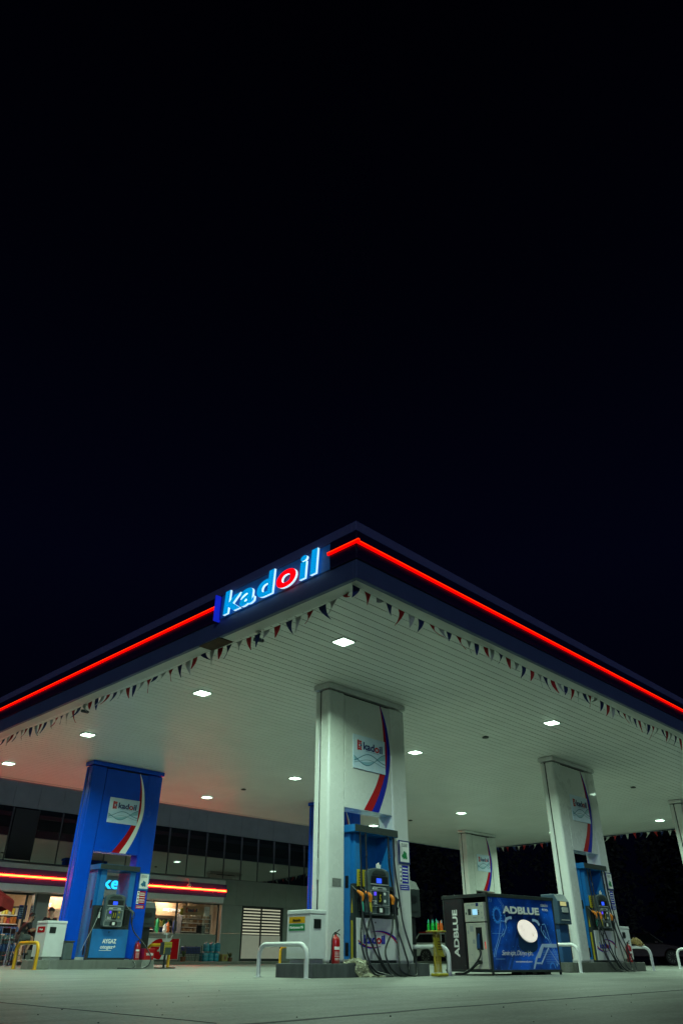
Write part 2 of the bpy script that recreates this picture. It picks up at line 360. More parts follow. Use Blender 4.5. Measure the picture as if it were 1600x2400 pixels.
def text(name, body, o, u, v, w, h, m_, parent, bold=.012, shear=0, depth=.004, spacing=1, redchar=None, m2=None, side=None, world=True):
    """lettering fitted into w x h with lower-left corner at o"""
    me = raw_text(body, bold, shear, .5, spacing)
    xs = [q.co.x for q in me.vertices]; ys = [q.co.y for q in me.vertices]
    x0, x1, y0, y1 = min(xs), max(xs), min(ys), max(ys)
    rng = None
    if redchar is not None:
        a = raw_text(body[:redchar], bold, shear, .5, spacing); b = raw_text(body[redchar+1:], bold, shear, .5, spacing)
        ax = max(q.co.x for q in a.vertices); bw = max(q.co.x for q in b.vertices)-min(q.co.x for q in b.vertices)
        rng = (ax, x1-bw); bpy.data.meshes.remove(a); bpy.data.meshes.remove(b)
    o, u, v = Vector(o), Vector(u).normalized(), Vector(v).normalized(); n = u.cross(v)
    me.materials.clear(); me.materials.append(m_); me.materials.append(m2 or m_); me.materials.append(side or m_)
    if rng:
        # whole islands go red by their centre
        bm = bmesh.new(); bm.from_mesh(me); bm.faces.ensure_lookup_table(); seen = set()
        bmesh.ops.remove_doubles(bm, verts=bm.verts, dist=1e-5); bm.faces.ensure_lookup_table()
        for f in bm.faces:
            if f.index in seen: continue
            st = [f]; isl = []; seen.add(f.index)
            while st:
                g = st.pop(); isl.append(g)
                for e in g.edges:
                    for h_ in e.link_faces:
                        if h_.index not in seen: seen.add(h_.index); st.append(h_)
            c = [q.co.x for g in isl for q in g.verts]; mid = (min(c)+max(c))/2
            for g in isl: g.material_index = 1 if rng[0]-.02 < mid < rng[1]+.02 else 0
        bm.to_mesh(me); bm.free()
    if side:
        for p in me.polygons:
            if abs(p.normal.z) < .5: p.material_index = 2
    for q in me.vertices:
        a = (q.co.x-x0)/(x1-x0)*w; b = (q.co.y-y0)/(y1-y0)*h; c = (q.co.z+.5)*depth
        q.co = o+u*a+v*b+n*c
    if world and parent is not None:
        inv = parent.matrix_world.inverted() if parent.parent is None else Matrix.Translation(WLOC[parent.name]).inverted()
        me.transform(inv)
    ob = bpy.data.objects.new(name, me); me.name = name; COL.objects.link(ob)
    if parent is not None: ob.parent = parent; WLOC[ob.name] = WLOC.get(parent.name, Vector((0, 0, 0)))
    return ob
def scribble(mb, o, u, v, n, w, h, rows, d=.003, seed=1):
    """rows of tiny unreadable print as short bars"""
    rg = random.Random(seed)
    for i in range(rows):
        x = 0; y = h*(1-(i+.7)/rows)
        while x < w*.95:
            l = min(rg.uniform(.08, .25)*w, w-x); mb.prism([(x, y), (x+l*.8, y), (x+l*.8, y+h/rows*.35), (x, y+h/rows*.35)], o, u, v, n, 0, d); x += l
    return mb

# ---------------------------------------------------------------- ground, forecourt, pavement
g = MB(); g.box(-250, 350, -250, 350, -.5, -.004); o = struct('ground', g, M['asphalt'])
FX0, FX1, FY0, FY1 = -14, 37.5, -12, 28.0
g = MB(); g.box(FX0, FX1, FY0, FY1, -.0039, 0.0); struct('forecourt', g, M['forecourt'])
def wob(pts, w, seed):
    rg = random.Random(seed); out = []
    for a, b in zip(pts, pts[1:]):
        k = max(2, int((Vector(b)-Vector(a)).length/.25))
        for i in range(k):
            p = Vector(a).lerp(Vector(b), i/k); out.append((p.x+rg.uniform(-.008, .008), p.y+rg.uniform(-.012, .012)))
    return out+[pts[-1][:2]]
g = MB()
for k, (pts, w) in enumerate(((((-8, 3.40), (3.1, 3.56), (4.7, 3.72), (9.5, 3.95), (30, 4.3)), .04), (((2.85, 3.7), (2.75, 28)), .008))):
    P = wob([Vector((*p, 0)) for p in pts], w, k)
    rg = random.Random(k+50)
    A = []; B = []
    for p in P:
        q = w*rg.uniform(.35, .75); a_ = (abs(pts[0][0]-pts[-1][0]) < 3)
        A.append((p[0]+(q if a_ else 0), p[1]+(0 if a_ else q))); B.append((p[0]-(q if a_ else 0), p[1]-(0 if a_ else q)))
    g.ribbon(A, B, (0, 0, 0), X, Y, Z, .0005, .002+.0004*k)
struct('forecourt_joints', g, M['joint'])
g = MB(); rgp = random.Random(12)
for k in range(80):
    d_ = 3.5*(5.2**rgp.random()); a_ = R(rgp.uniform(15, 75)); px_, py_ = d_*math.cos(a_), d_*math.sin(a_); s_ = rgp.uniform(.002, .0065)
    g.lathe([(s_*.7, 0), (s_, s_*.4), (s_*.5, s_*.8)], (px_, py_, .0005), 5)
gr = g.build('grit', mat('dark_grit', (.03, .03, .03), .8), None); gr['kind'] = 'stuff'; gr['label'] = 'tiny dark specks of grit scattered over the concrete forecourt'; gr['category'] = 'grit'
g = MB(); g.box(-20, 45, 28.0, 30.0, -.02, .10)
o = struct('pavement', g, M['paving'], bevel=.015)

# ---------------------------------------------------------------- canopy
CX0, CX1, CY0, CY1, HS = 7.03, 34.9, 6.58, 24.9, 5.2
cn = thing('canopy', (CX0, CY0, 0), 'large flat canopy with white slatted ceiling, navy edge and red light line', 'canopy')
g = MB()
y = CY0+.34; i = 0
while y < CY1-.3:
    g.box(CX0+.34, CX1-.34, y, min(y+.189, CY1-.3), HS, HS+.02); y += .2075
g.build('ceiling_slats', M['soffit'], cn)
g = MB(); g.box(CX0+.05, CX1-.05, CY0+.05, CY1-.05, HS+.03, HS+.06); g.build('ceiling_backing', M['dark'], cn)
g = MB()
for (a, b, c, d) in ((CX0+.01, CX0+.335, CY0+.01, CY1-.01), (CX1-.335, CX1-.01, CY0+.01, CY1-.01), (CX0+.335, CX1-.335, CY0+.01, CY0+.335), (CX0+.335, CX1-.335, CY1-.30, CY1-.01)):
    g.box(a, b, c, d, HS-.012, HS+.028)
g.build('ceiling_border', M['trimw'], cn, bevel=.004)
def rect_ring(g, x0, x1, y0, y1, t, z0, z1):
    g.box(x0, x1, y0, y0+t, z0, z1); g.box(x0, x1, y1-t, y1, z0, z1); g.box(x0, x0+t, y0+t, y1-t, z0, z1); g.box(x1-t, x1, y0+t, y1-t, z0, z1)
g = MB(); rect_ring(g, CX0, CX1, CY0, CY1, .08, HS-.02, 5.50); g.build('lower_fascia', M['slate'], cn, bevel=.008)
g = MB(); rect_ring(g, CX0, CX1, CY0, CY1, .08, 5.503, 6.0); g.build('sign_fascia', M['slate'], cn)
g = MB(); rect_ring(g, CX0-.015, CX1+.015, CY0-.015, CY1+.015, .1, 6.003, 6.18); g.build('upper_fascia', M['slate2'], cn, bevel=.01)
g = MB(); g.box(CX0+.1, CX1-.1, CY0+.1, CY1-.1, 6.04, 6.1); g.build('roof_sheet', M['cap'], cn)
# dark recessed light band with rounded section: left side (beyond the sign), the corner piece, right side, back
SY0, SY1 = 7.13, 10.0
def band(g, axis, c, a0, a1, out, z0, z1, bulge):
    prof = [(0, z0), (.03, z0), (bulge*.8, z0+(z1-z0)*.12), (bulge, z0+(z1-z0)*.3), (bulge, z0+(z1-z0)*.75), (bulge*.7, z1), (0, z1)]
    pts = [(p[0], p[1]) for p in prof]
    if axis == 'Y': g.prism(pts, (c, a0, 0), (out, 0, 0), Z, (0, 1, 0), 0, a1-a0)
    else: g.prism(pts, (a0, c, 0), (0, out, 0), Z, (1, 0, 0), 0, a1-a0)
g = MB()
band(g, 'Y', CX0-.001, CY0-.02, SY0, -1, 5.505, 5.985, .035); band(g, 'Y', CX0-.001, SY1, CY1, -1, 5.505, 5.985, .035)
band(g, 'X', CY0-.001, CX0-.02, CX1, -1, 5.505, 5.985, .035)
band(g, 'X', CY1+.001, CX0, CX1, 1, 5.505, 5.985, .035); band(g, 'Y', CX1+.001, CY0, CY1, 1, 5.505, 5.985, .035)
g.build('navy_light_band', M['navy'], cn)
def neon_line(pts, name='red_light_line', w=.026, z=5.775):
    g = MB(); P = pts
    for a, b in zip(P, P[1:]):
        a, b = Vector(a), Vector(b)
        x0, x1 = sorted((a.x, b.x)); y0, y1 = sorted((a.y, b.y)); g.box(x0-.018, x1+.018, y0-.018, y1+.018, z-w, z+w)
    o_ = g.build(name, M['neon'], cn)
    g = MB()
    for a, b in zip(P, P[1:]):
        x0, x1 = sorted((a[0], b[0])); y0, y1 = sorted((a[1], b[1])); g.box(x0-.021, x1+.021, y0-.021, y1+.021, z+.008, z+.014)
    g.build('highlight_line', M['neonglint'], o_); return o_  # emissive orange strip paints the highlight along the red line
q = .055
neon_line([(CX0-q, SY0+.01, 0), (CX0-q, CY0-q-.037, 0)]); neon_line([(CX0-q+.037, CY0-q, 0), (CX1, CY0-q, 0)])
neon_line([(CX0-q, SY1+.12, 0), (CX0-q, CY1, 0)])
g = MB(); g.box(CX0-.14, CX0-.001, SY1, SY1+.035, 5.46, 5.97); g.build('blue_divider', M['divider'], cn, bevel=.01)
g = MB(); g.box(CX0-.01, CX0+.0, SY0+.01, SY1-.01, 5.52, 5.98); g.build('sign_board', mat('sign_board_blue', (.04, .15, .42), .5, emit=(.0, .05, .16), es=.16, var=.1), cn)  # faint blue emission puts the letters' halo into the board
tx = text('sign_lettering', 'kadoil', (CX0-.055, 9.80, 5.505), NY, Z, 2.45, .455, M['signface'], cn, bold=.030, shear=.05, depth=.042, spacing=1.12, redchar=3, m2=M['signred'], side=M['signside'])
g = MB(); g.box(CX0+.02, CX0+.33, 10.0, 10.62, HS-.03, HS-.014); g.build('bare_board', M['brown'], cn)

# ceiling lamps
lamp0 = thing('ceiling_light', (8.77, 8.55, HS), 'square recessed lamp nearest the front corner of the canopy', 'ceiling lamp', 'square lamps in the canopy ceiling')
g = MB(); rect_ring(g, 8.77-.165, 8.77+.165, 8.55-.165, 8.55+.165, .03, HS-.022, HS+.002); g.build('frame', M['trimw'], lamp0, bevel=.004)
g = MB(); g.box(8.77-.133, 8.77+.133, 8.55-.133, 8.55+.133, HS-.034, HS-.004); g.build('diffuser', M['lamp'], lamp0, bevel=.006)
ld = bpy.data.lights.new('lamp_light', 'AREA'); ld.shape = 'SQUARE'; ld.size = .25; ld.energy = LAMP_E; ld.color = (.66, 1.0, .72); ld.spread = R(152)
lo = bpy.data.objects.new('lamp_light', ld); COL.objects.link(lo); lo.parent = lamp0; lo.location = (0, 0, -.037)
LX, LY = (8.77, 16.1, 25.1, 32.2), (8.55, 12.87, 17.87, 22.6)
LN = {(0, 1): 'square lamp behind the one at the front corner, left of the front white column', (0, 2): 'square lamp above and left of the front face of the blue column',
      (0, 3): 'square lamp at the far left of the canopy, nearest the shop', (1, 0): 'square lamp near the right canopy edge, above the tank box',
      (1, 1): 'square lamp just right of the front white column', (1, 2): 'square lamp just left of the front white column', (1, 3): 'square lamp right of the blue column, near the rear canopy edge',
      (2, 0): 'square lamp cut by the right border of the picture', (2, 1): 'square lamp touching the right side of the second white column', (2, 2): 'square lamp above the small far white column',
      (2, 3): 'square lamp seen through the opening of the front white column', (3, 0): 'square lamp past the right border of the canopy view', (3, 1): 'small far square lamp above the red white and blue pennants at right',
      (3, 2): 'far square lamp behind the second white column', (3, 3): 'far square lamp behind the small far column'}
for i, lx in enumerate(LX):
    for j, ly in enumerate(LY):
        if (i, j) != (0, 0): dup(lamp0, (lx, ly, HS), LN[(i, j)])
# small dark ceiling sensors
for k, (x, y, lb) in enumerate(((16.1, 10.5, 'small dark round disc on the ceiling left of the lamp above the tank box'), (25.1, 20.5, 'small dark disc on the ceiling just right of the front white column'), (24.9, 10.6, 'small dark disc on the ceiling right of the second white column'), (16.1, 20.5, 'small dark disc on the ceiling between the blue column and the front white column'))):
    g = MB(); g.lathe([(.085, 0), (.085, .02), (.05, .035), (.0, .036)], (x, y, HS-.036), 16); o = g.build('ceiling_sensor', M['pumpdark'], None, smooth=40); put_origin(o, (x, y, HS)); tag(o, lb, 'sensor', 'dark discs on the ceiling')
# cctv cameras
def cctv(x, y, lb):
    t = thing('security_camera', (x, y, HS), lb, 'camera', 'cameras under the canopy edge')
    g = MB(); g.tube([(x, y, HS-.01), (x, y, HS-.12), (x+.03, y-.03, HS-.15)], .018, 8); g.lathe([(.05, 0), (.05, .02)], (x, y, HS-.034), 14); g.build('bracket', M['cap'], t)
    g = MB(); g.tube([(x-.03, y+.07, HS-.15), (x+.05, y-.07, HS-.19)], .034, 12); g.build('camera_body', M['console'], t, smooth=40)
    g = MB(); g.tube([(x+.051, y-.072, HS-.1905), (x+.06, y-.085, HS-.194)], .025, 12); g.build('lens', M['black'], t)
cctv(7.38, 9.3, 'small camera hanging under the canopy edge below the lit sign'); cctv(7.42, 15.5, 'small camera hanging under the canopy edge far left, beyond the brown board')

# bunting
def bunting(p0, p1, n, lb, phase=0, outv=(0, 0, 0), wind=1):
    t = thing('bunting', p0, lb, 'bunting', 'strings of pennants round the canopy edge')
    p0, p1 = Vector(p0), Vector(p1); d = (p1-p0).normalized(); L_ = (p1-p0).length
    def at(s_):  # shallow swags tied every 4 m
        q = p0+d*s_; f = (s_ % 3.9)/3.9; q.z -= .07*4*f*(1-f); return q
    g = MB(); g.tube([at(L_*k/200) for k in range(201)], .004, 5); g.build('string', M['flagwhite'], t)
    rg = random.Random(int(L_*100)+phase)
    perp = Vector((-d.y, d.x, 0))
    for k in range(n):
        s_ = (k+.5)*L_/n+rg.uniform(-.03, .03); c = ('flagblue', 'flagred', 'flagwhite')[(k+phase) % 3]
        w = rg.uniform(.07, .085); h = rg.uniform(.21, .27); lean = rg.gauss(0, .04)*wind; blow = rg.gauss(.01, .04)*wind
        if rg.random() < .08: h *= .55; lean *= 2.5
        g = MB(); rows = []; tw = rg.uniform(-1.1, 1.1)
        for i in range(5):
            f = i/4; ww = w*(1-f)+.003; ang = tw*f; cc = at(s_)+d*lean*f*f*2+perp*blow*f*f*2-Z*h*f
            dx = d*math.cos(ang)+perp*math.sin(ang); rows.append((cc-dx*ww, cc+perp*.012*math.sin(f*5), cc+dx*ww))
        vv = [[g.bm.verts.new(q_) for q_ in r_] for r_ in rows]
        for a, b in zip(vv, vv[1:]):
            for j in range(2): g.bm.faces.new((a[j], a[j+1], b[j+1], b[j]))
        g.build('pennant', M[c], t)
bunting((7.12, 6.80, 5.19), (33.0, 6.84, 5.17), 97, 'string of pennants along the right-hand canopy edge from the front corner', 0)
bunting((7.34, 7.0, 5.19), (7.36, 24.6, 5.17), 66, 'string of pennants along the left-hand canopy edge under the lit sign', 1)
bunting((34.55, 7.2, 5.16), (34.55, 24.6, 5.16), 54, 'string of pennants along the far right canopy edge against the black sky', 1)

# ---------------------------------------------------------------- columns
ZR = [5.04, 4.8, 4.5, 4.1, 3.8, 3.55, 3.3, 3.05, 2.80]
def interp(ks, vs, z):
    for (a, b), (c, d) in zip(zip(ks, vs), zip(ks[1:], vs[1:])):
        if b is not None and a >= z >= c: t = (a-z)/(a-c); return b+(d-b)*t
    return vs[-1]
LU = [1.575, 1.63, 1.675, 1.69, 1.63, 1.53, 1.40, 1.225, 1.03]
MU = [1.58, 1.665, 1.74, 1.78, 1.755, 1.69, 1.58, 1.44, 1.27]
RU = [1.59, 1.72, 1.82, 1.885, 1.87, 1.81, 1.73, 1.615, 1.48]
def smoothcurve(us):
    P = catmull([(u, z, 0) for u, z in zip(us, ZR)], 5); return [(p.x, p.y) for p in P]
def column(name, x0, y0, main, stripe2, label, extra=True, sticker='bluem', logo=True):
    t = thing(name, (x0+1.2, y0+.24, .2), label, 'column', 'canopy columns')
    d = .42
    g = MB(); g.box(x0, x0+.475, y0, y0+.262, .2, 5.06); g.box(x0, x0+.475, y0+.268, y0+d, .2, 5.06); g.build('left_pillar', main, t, bevel=.055, bseg=5)
    g = MB(); g.box(x0+.02, x0+.46, y0+.02, y0+d-.02, .2, 5.05); g.build('pillar_core', M['dark'], t)
    g = MB(); g.box(x0+1.895, x0+2.40, y0, y0+d, .2, 5.06); g.build('right_pillar', main, t, bevel=.055, bseg=5)
    g = MB(); g.box(x0+.481, x0+1.889, y0+.018, y0+d-.018, 2.79, 5.02); g.build('upper_panel', main, t, bevel=.004)
    g = MB(); g.box(x0+.484, x0+1.886, y0+.06, y0+d-.06, 5.021, 5.06); g.build('shadow_gap', M['dark'], t)
    g = MB(); g.box(x0-.025, x0+2.425, y0-.025, y0+d+.025, 5.075, 5.185); g.build('cap', main, t, bevel=.01)
    g = MB(); g.box(x0+.015, x0+2.385, y0+.02, y0+d-.02, .2, .26); g.build('plinth', M['cap'], t)
    yf = y0+.0175
    f = MB(); f.ribbon(smoothcurve(LU), smoothcurve(MU), (x0, yf, 0), X, Z, NY, 0, .003); f.build('red_stripe', M['redm'], t)
    f = MB(); f.ribbon(smoothcurve(MU), smoothcurve(RU), (x0, yf, 0), X, Z, NY, 0, .004); f.build('outer_stripe', stripe2, t)
    if logo:
        s = MB(); s.box(x0+.71, x0+1.70, yf-.022, yf-.005, 3.57, 4.255); pl = s.build('logo_plate', M['plate'], t, bevel=.003)
        ys = yf-.0225
        w = MB(); A = []; B = []; A2 = []; B2 = []
        for k in range(25):
            x_ = .012+k/24*.966; s1 = .17+.10*math.sin((k/24)*5.6+2.4)+.12*(k/24)**2; s2 = .16-.09*math.sin((k/24)*5.6+2.1)*.9+.06*(k/24)
            A.append((x_, s1)); B.append((x_, s1*.55+s2*.45)); A2.append((x_, s2+.05)); B2.append((x_, s2+.066))
        w.ribbon(A, B, (x0+.71, ys, 3.57), X, Z, NY, 0, .002); w.build('wave', M['paleb'], pl)
        w = MB(); w.ribbon(A2, B2, (x0+.71, ys, 3.57), X, Z, NY, .0022, .004); w.ribbon([(a, b+.014) for a, b in A], [(a, b) for a, b in A], (x0+.71, ys, 3.57), X, Z, NY, .0022, .004); w.ribbon([(a, b*.6+.02) for a, b in B2], [(a, b*.6+.012) for a, b in B2], (x0+.71, ys, 3.57), X, Z, NY, .0022, .004)
        w.build('wave_line', M['teal'], pl)
        e = MB(); o_ = (x0+.83, ys, 3.955)
        e.prism([(0, -.01), (.045, -.01), (.045, .20), (0, .20)], o_, X, Z, NY, 0, .003)
        for (a, b, c, d_) in ((.036, .19, .13, .155), (.036, .0, .13, .035)): e.prism([(a, b), (a, d_), (c, d_), (c, b)], o_, X, Z, NY, 0, .003)
        for s_ in (1, -1):
            P = [(.09+.062*math.cos(a), .095+s_*.055*math.sin(a)*1.0) for a in [math.pi*(.25+.6*k/8) for k in range(9)]]; Q = [(.09+.034*math.cos(a), .095+s_*.03*math.sin(a)) for a in [math.pi*(.25+.6*k/8) for k in range(9)]]
            e.ribbon(P, Q, o_, X, Z, NY, .0032, .005)
        e.build('red_emblem', M['inkred'], pl)
        e = MB(); e.ellipse(.105, .095, .024, .026, o_, X, Z, NY, .0052, .008, 16); e.build('emblem_dot', M['inknavy'], pl)
        text('logo_lettering', 'kadoil', (x0+1.01, ys, 3.975), X, Z, .60, .16, M['inknavy'], pl, bold=.03, depth=.004, redchar=3, m2=M['inkred'])
        e = MB(); scribble(e, (x0+1.09, ys, 3.945), X, Z, NY, .42, .02, 1); e.build('small_print', M['teal'], pl)
    if extra:
        g = MB(); rect = (x0+2.03, x0+2.37, 1.90, 2.345)
        g.box(rect[0], rect[1], y0-.022, y0-.001, rect[2], rect[3]); fr = g.build('poster_frame', M['inknavy'] if sticker == 'bluem' else M['pumpblue'], t, bevel=.006)
        g = MB(); g.box(rect[0]+.03, rect[1]-.03, y0-.026, y0-.0225, rect[2]+.04, rect[3]-.03); sh = g.build('poster_sheet', M['whitem'], fr)
        g = MB(); o_ = (x0+2.10, y0-.0262, 1.99); rg = random.Random(3)
        for k in range(9):
            a = k*.7; g.ellipse(.10+.055*math.cos(a)*rg.random(), .07+.05*math.sin(a)*rg.random(), .05, .032, o_, X, Z, NY, .0005*k, .0005*k+.002, 10, rot=a)
        g.build('poster_print', M['greenp'] if sticker == 'bluem' else M['teal'], fr)
        g = MB(); scribble(g, (x0+2.10, y0-.0262, 2.22), X, Z, NY, .2, .07, 3); g.build('poster_text', M['console'], fr)
        g = MB(); g.box(x0+2.045, x0+2.115, y0-.005, y0-.001, 1.555, 1.875); g.build('instruction_strip', M['whitem'], t)
        g = MB(); g.box(x0+2.116, x0+2.315, y0-.006, y0-.001, 1.555, 1.875); st = g.build('instruction_sticker', M[sticker], t)
        g = MB(); scribble(g, (x0+2.135, y0-.0062, 1.575), X, Z, NY, .16, .28, 5, .002, 4)
        if sticker == 'redm':
            for k in range(1, 4): g.box(x0+2.116, x0+2.315, y0-.0078, y0-.0062, 1.555+.08*k-.004, 1.555+.08*k+.004)
        g.build('sticker_print', M['whitem'], st)
        g = MB()
        for k in range(4): g.ellipse(.035, .04+.08*k, .02, .02, (x0+2.045, y0-.0052, 1.555), X, Z, NY, 0, .002, 12)
        g.build('pictogram', M['console'], t)
        g = MB(); g.box(x0+2.05, x0+2.325, y0-.006, y0-.001, 1.435, 1.525); st = g.build('notice_sticker', M[sticker], t)
        g = MB(); scribble(g, (x0+2.07, y0-.0062, 1.445), X, Z, NY, .22, .07, 2, .002, 5); g.build('sticker_print', M['whitem'], st)
    return t
c1 = column('canopy_column', 10.17, 10.32, M['white'], M['bluem'], 'broad white column nearest the camera, with red and blue curved stripes')
# worn details of the nearest column
g = MB(); g.box(10.30, 10.53, 10.312, 10.3185, 1.39, 1.525); g.build('grey_patch', mat('old_adhesive', (.20, .21, .20), .8, var=.4, vscale=20), c1)
g = MB(); g.box(10.150, 10.168, 10.548, 10.576, 1.50, 1.86); g.tube([(10.155, 10.562, 1.86), (10.155, 10.562, 2.1)], .004, 6); g.build('door_latch', M['cap'], c1, bevel=.004)
g = MB(); g.box(10.162, 10.169, 10.556, 10.568, .2, 1.5); g.build('door_seal', M['dark'], c1)
b1 = column('canopy_column', 10.33, 20.30, M['blue'], M['whitem'], 'broad blue column on the left, with red and white curved stripes', sticker='redm')
column('canopy_column', 19.12, 10.32, M['white'], M['bluem'], 'second white column, right of the tank box')
column('canopy_column', 28.1, 10.35, M['white'], M['bluem'], 'white column cut by the right border of the picture', extra=False)
column('canopy_column', 19.42, 20.30, M['blue'], M['whitem'], 'blue column hidden behind the nearest white column', extra=False)
column('canopy_column', 28.8, 20.35, M['white'], M['bluem'], 'small far white column rising behind the tank box', extra=False)

# ---------------------------------------------------------------- pump islands
def island(x0, x1, y0, y1, m_, lb, rad=.12, steel=None, cat='kerb'):
    P = []
    for cx, cy, a0 in ((x1-rad, y0+rad, -90), (x1-rad, y1-rad, 0), (x0+rad, y1-rad, 90), (x0+rad, y0+rad, 180)):
        for k in range(6): a = R(a0+90*k/5); P.append((cx+rad*math.cos(a), cy+rad*math.sin(a)))
    t = thing('pump_island', ((x0+x1)/2, (y0+y1)/2, 0), lb, 'kerb', 'raised islands under the columns')
    g = MB(); g.prism(P, (0, 0, 0), X, Y, Z, 0, .2); g.build('kerb', m_, t, bevel=.008)
    if steel:
        g = MB(); a, b = steel
        Pp = [(a+(b-a)*k/16, y0-.004-.10*math.sin(math.pi*k/16)**.6) for k in range(17)]
        Q = [(p[0], y0-.001) for p in Pp]; g.ribbon(Pp, Q, (0, 0, 0), X, Y, Z, .002, .196); g.build('steel_facing', M['steel'], t, smooth=30)
    return t
i1 = island(9.44, 12.55, 9.92, 10.82, M['stone'], 'dark stone island under the nearest white column', .05)
i2 = island(9.6, 13.02, 19.97, 20.82, M['paleconc'], 'pale island with steel facing under the blue column', .06, steel=(9.95, 12.6))
i3 = island(18.0, 22.12, 9.98, 10.86, M['paving'], 'grey concrete island under the second white column', .28)
island(27.2, 31.2, 9.98, 10.86, M['paving'], 'concrete island under the white column at the right border', .1)
island(18.9, 22.3, 19.97, 20.82, M['paleconc'], 'island under the blue column behind the nearest white column', .06)
island(28.2, 31.6, 20.0, 20.85, M['paving'], 'island under the small far white column', .06)

# ---------------------------------------------------------------- fuel pumps
def nozzle(parent, x, y, z, grip, tip=None, s_=1):
    """spout up and to the left, hose leaving at the bottom"""
    g = MB(); g.tube(catmull([(x, y, z-.13), (x-.005, y-.01, z-.05), (x-.045, y+.0, z), (x-.095, y+.04, z+.035)], 5), [.026, .028, .030, .034, .036, .038, .040, .040, .038, .036, .033, .030, .028, .025, .022, .02], 10)
    n = g.build('nozzle', M[grip], parent, smooth=50)
    g = MB(); g.tube([(x-.10, y+.05, z+.05), (x-.17, y+.10, z+.13)], .011, 8); g.build('spout', M['chrome'], n)
    g = MB(); g.tube(catmull([(x+.035, y-.02, z-.02), (x+.06, y-.03, z-.09), (x+.045, y-.02, z-.17), (x+.01, y-.01, z-.19)], 4), .009, 6); g.build('trigger_guard', M['black'], n)
    g = MB(); g.tube([(x, y, z-.131), (x+.003, y, z-.19), (x+.012, y-.005, z-.30)], [.02, .027, .022], 10); g.build('hose_swivel', M[tip or 'black'], n)
    return n
def pump(cx, y0, number, label, kind):
    """cx centre, y0 front face"""
    z0 = .2
    t = thing('fuel_pump', (cx, y0+.35, z0), label, 'fuel pump', 'fuel pumps')
    xl, xr = cx-.575, cx+.575; yb = y0+.68
    lowm = M['white2'] if kind == 'white' else M['pumpblue']
    g = MB(); g.box(xl, xr, y0+.012, yb-.012, z0, .93); g.build('base_housing', M['pumpdark'], t)
    g = MB(); g.box(xl-.004, xl+.06, y0+.11, yb-.02, z0+.01, 2.36); g.build('side_panel', M['pumpblue'], t, bevel=.004)
    g = MB()
    for zz in (.32, 1.40):
        g = MB(); g.box(xl-.0075, xl-.0045, y0+.14, y0+.225, zz-.01, zz+.195)
        for k in range(7): g.box(xl-.0125, xl-.0078, y0+.145, y0+.22, zz+.028*k, zz+.028*k+.012)
        g.build('vent', M['black'], t)
    g = MB(); g.box(xl-.004, xl+.05, y0+.001, y0+.10, z0+.01, 1.46); g.build('corner_post', M['pumpdark'], t, bevel=.006)
    g = MB()
    if kind == 'white':
        g.box(xl-.007, xl-.0045, y0+.03, y0+.075, z0+.05, .86)
        g.prism([(.03, .98), (.075, .98), (.05, 1.22)], (xl-.0045, y0, 0), Y, Z, NX, 0, .003)
        g.build('yellow_strip', M['yellow'], t)
    else:
        g.box(xl-.007, xl-.0045, y0+.03, y0+.055, z0+.05, .86); g.build('steel_strip', M['chrome'], t)
    g = MB(); g.box(xl+.055, xr-.002, y0-.012, y0+.010, .245, .905); lp = g.build('lower_panel', lowm, t, bevel=.006)
    g = MB(); g.box(xl+.02, xr, y0+.015, yb-.03, .93, 1.46); g.build('nozzle_bay', M['pumpdark'], t, bevel=.006)
    g = MB(); g.box(xl+.062, xl+.24, y0+.02, yb-.02, 1.461, 2.34); g.build('left_tower', M['pumpblue'], t, bevel=.008)
    g = MB(); g.box(xr-.17, xr, y0+.02, yb-.02, 1.461, 2.34); g.build('right_tower', M['pumpblue'], t, bevel=.008)
    if kind == 'white':
        g = MB(); g.box(xl+.42, xr-.17, y0+.30, y0+.36, 1.461, 2.34); g.build('centre_panel', M['pumpblue'], t)
    g = MB(); g.box(xl-.06, xr+.06, y0-.08, yb+.08, 2.342, 2.475); hd = g.build('header', M['pumpblue'], t, bevel=.008)
    g = MB(); g.box(xl-.055, xr+.055, y0-.088, y0-.081, 2.347, 2.47); g.build('header_front', M['pumpdark'], hd)
    # nozzle boots
    for bx in ((xl+.15, xl+.30) if kind == 'white' else (xl+.17,)):
        g = MB(); g.box(bx-.05, bx+.05, y0-.03, y0+.014, 1.02, 1.40); g.build('nozzle_boot', M['black'], t, bevel=.01)
    for bx in (xr-.14,):
        g = MB(); g.box(bx-.06, bx+.06, y0-.03, y0+.014, 1.02, 1.40); g.build('nozzle_boot', M['black'], t, bevel=.01)
    if kind == 'white':
        for bx in (xl+.12, xl+.27):
            g = MB(); g.box(bx-.045, bx+.045, y0-.036, y0-.031 if False else y0+.0, 1.42, 1.70); yp = g.build('grade_plate', M['yellow'], t)
            g = MB(); scribble(g, (bx-.02, y0-.0362, 1.45), X, Z, NY, .04, .22, 5, .002, 7); g.build('plate_print', M['black'], yp)
    else:
        g = MB(); g.box(xl+.15, xl+.19, y0-.034, y0-.031, 1.16, 1.30); g.build('grade_plate', M['whitem'], t)
    # console
    c0, c1_ = cx-.32, cx+.28; yc = y0-.13
    P = [(c0+.03, .955), (c1_-.03, .955), (c1_, 1.0), (c1_, 1.66)]+[(cx-.02+.30*math.cos(a), 1.66+.085*math.sin(a)) for a in [math.pi*k/10 for k in range(1, 10)]]+[(c0, 1.66), (c0, 1.0)]
    g = MB(); g.prism(P, (0, yc, 0), X, Z, Y, 0, .14); cs = g.build('console', M['console'], t, bevel=.012)
    yq = yc-.0005
    g = MB(); g.box(c0+.07, c1_-.06, yq-.006, yq, 1.475, 1.60); s1 = g.build('display_window', M['black'], cs)
    g = MB(); g.box(cx-.10, cx+.04, yq-.009, yq-.0065, 1.485, 1.565); g.build('blue_display', M['lcd'], cs)
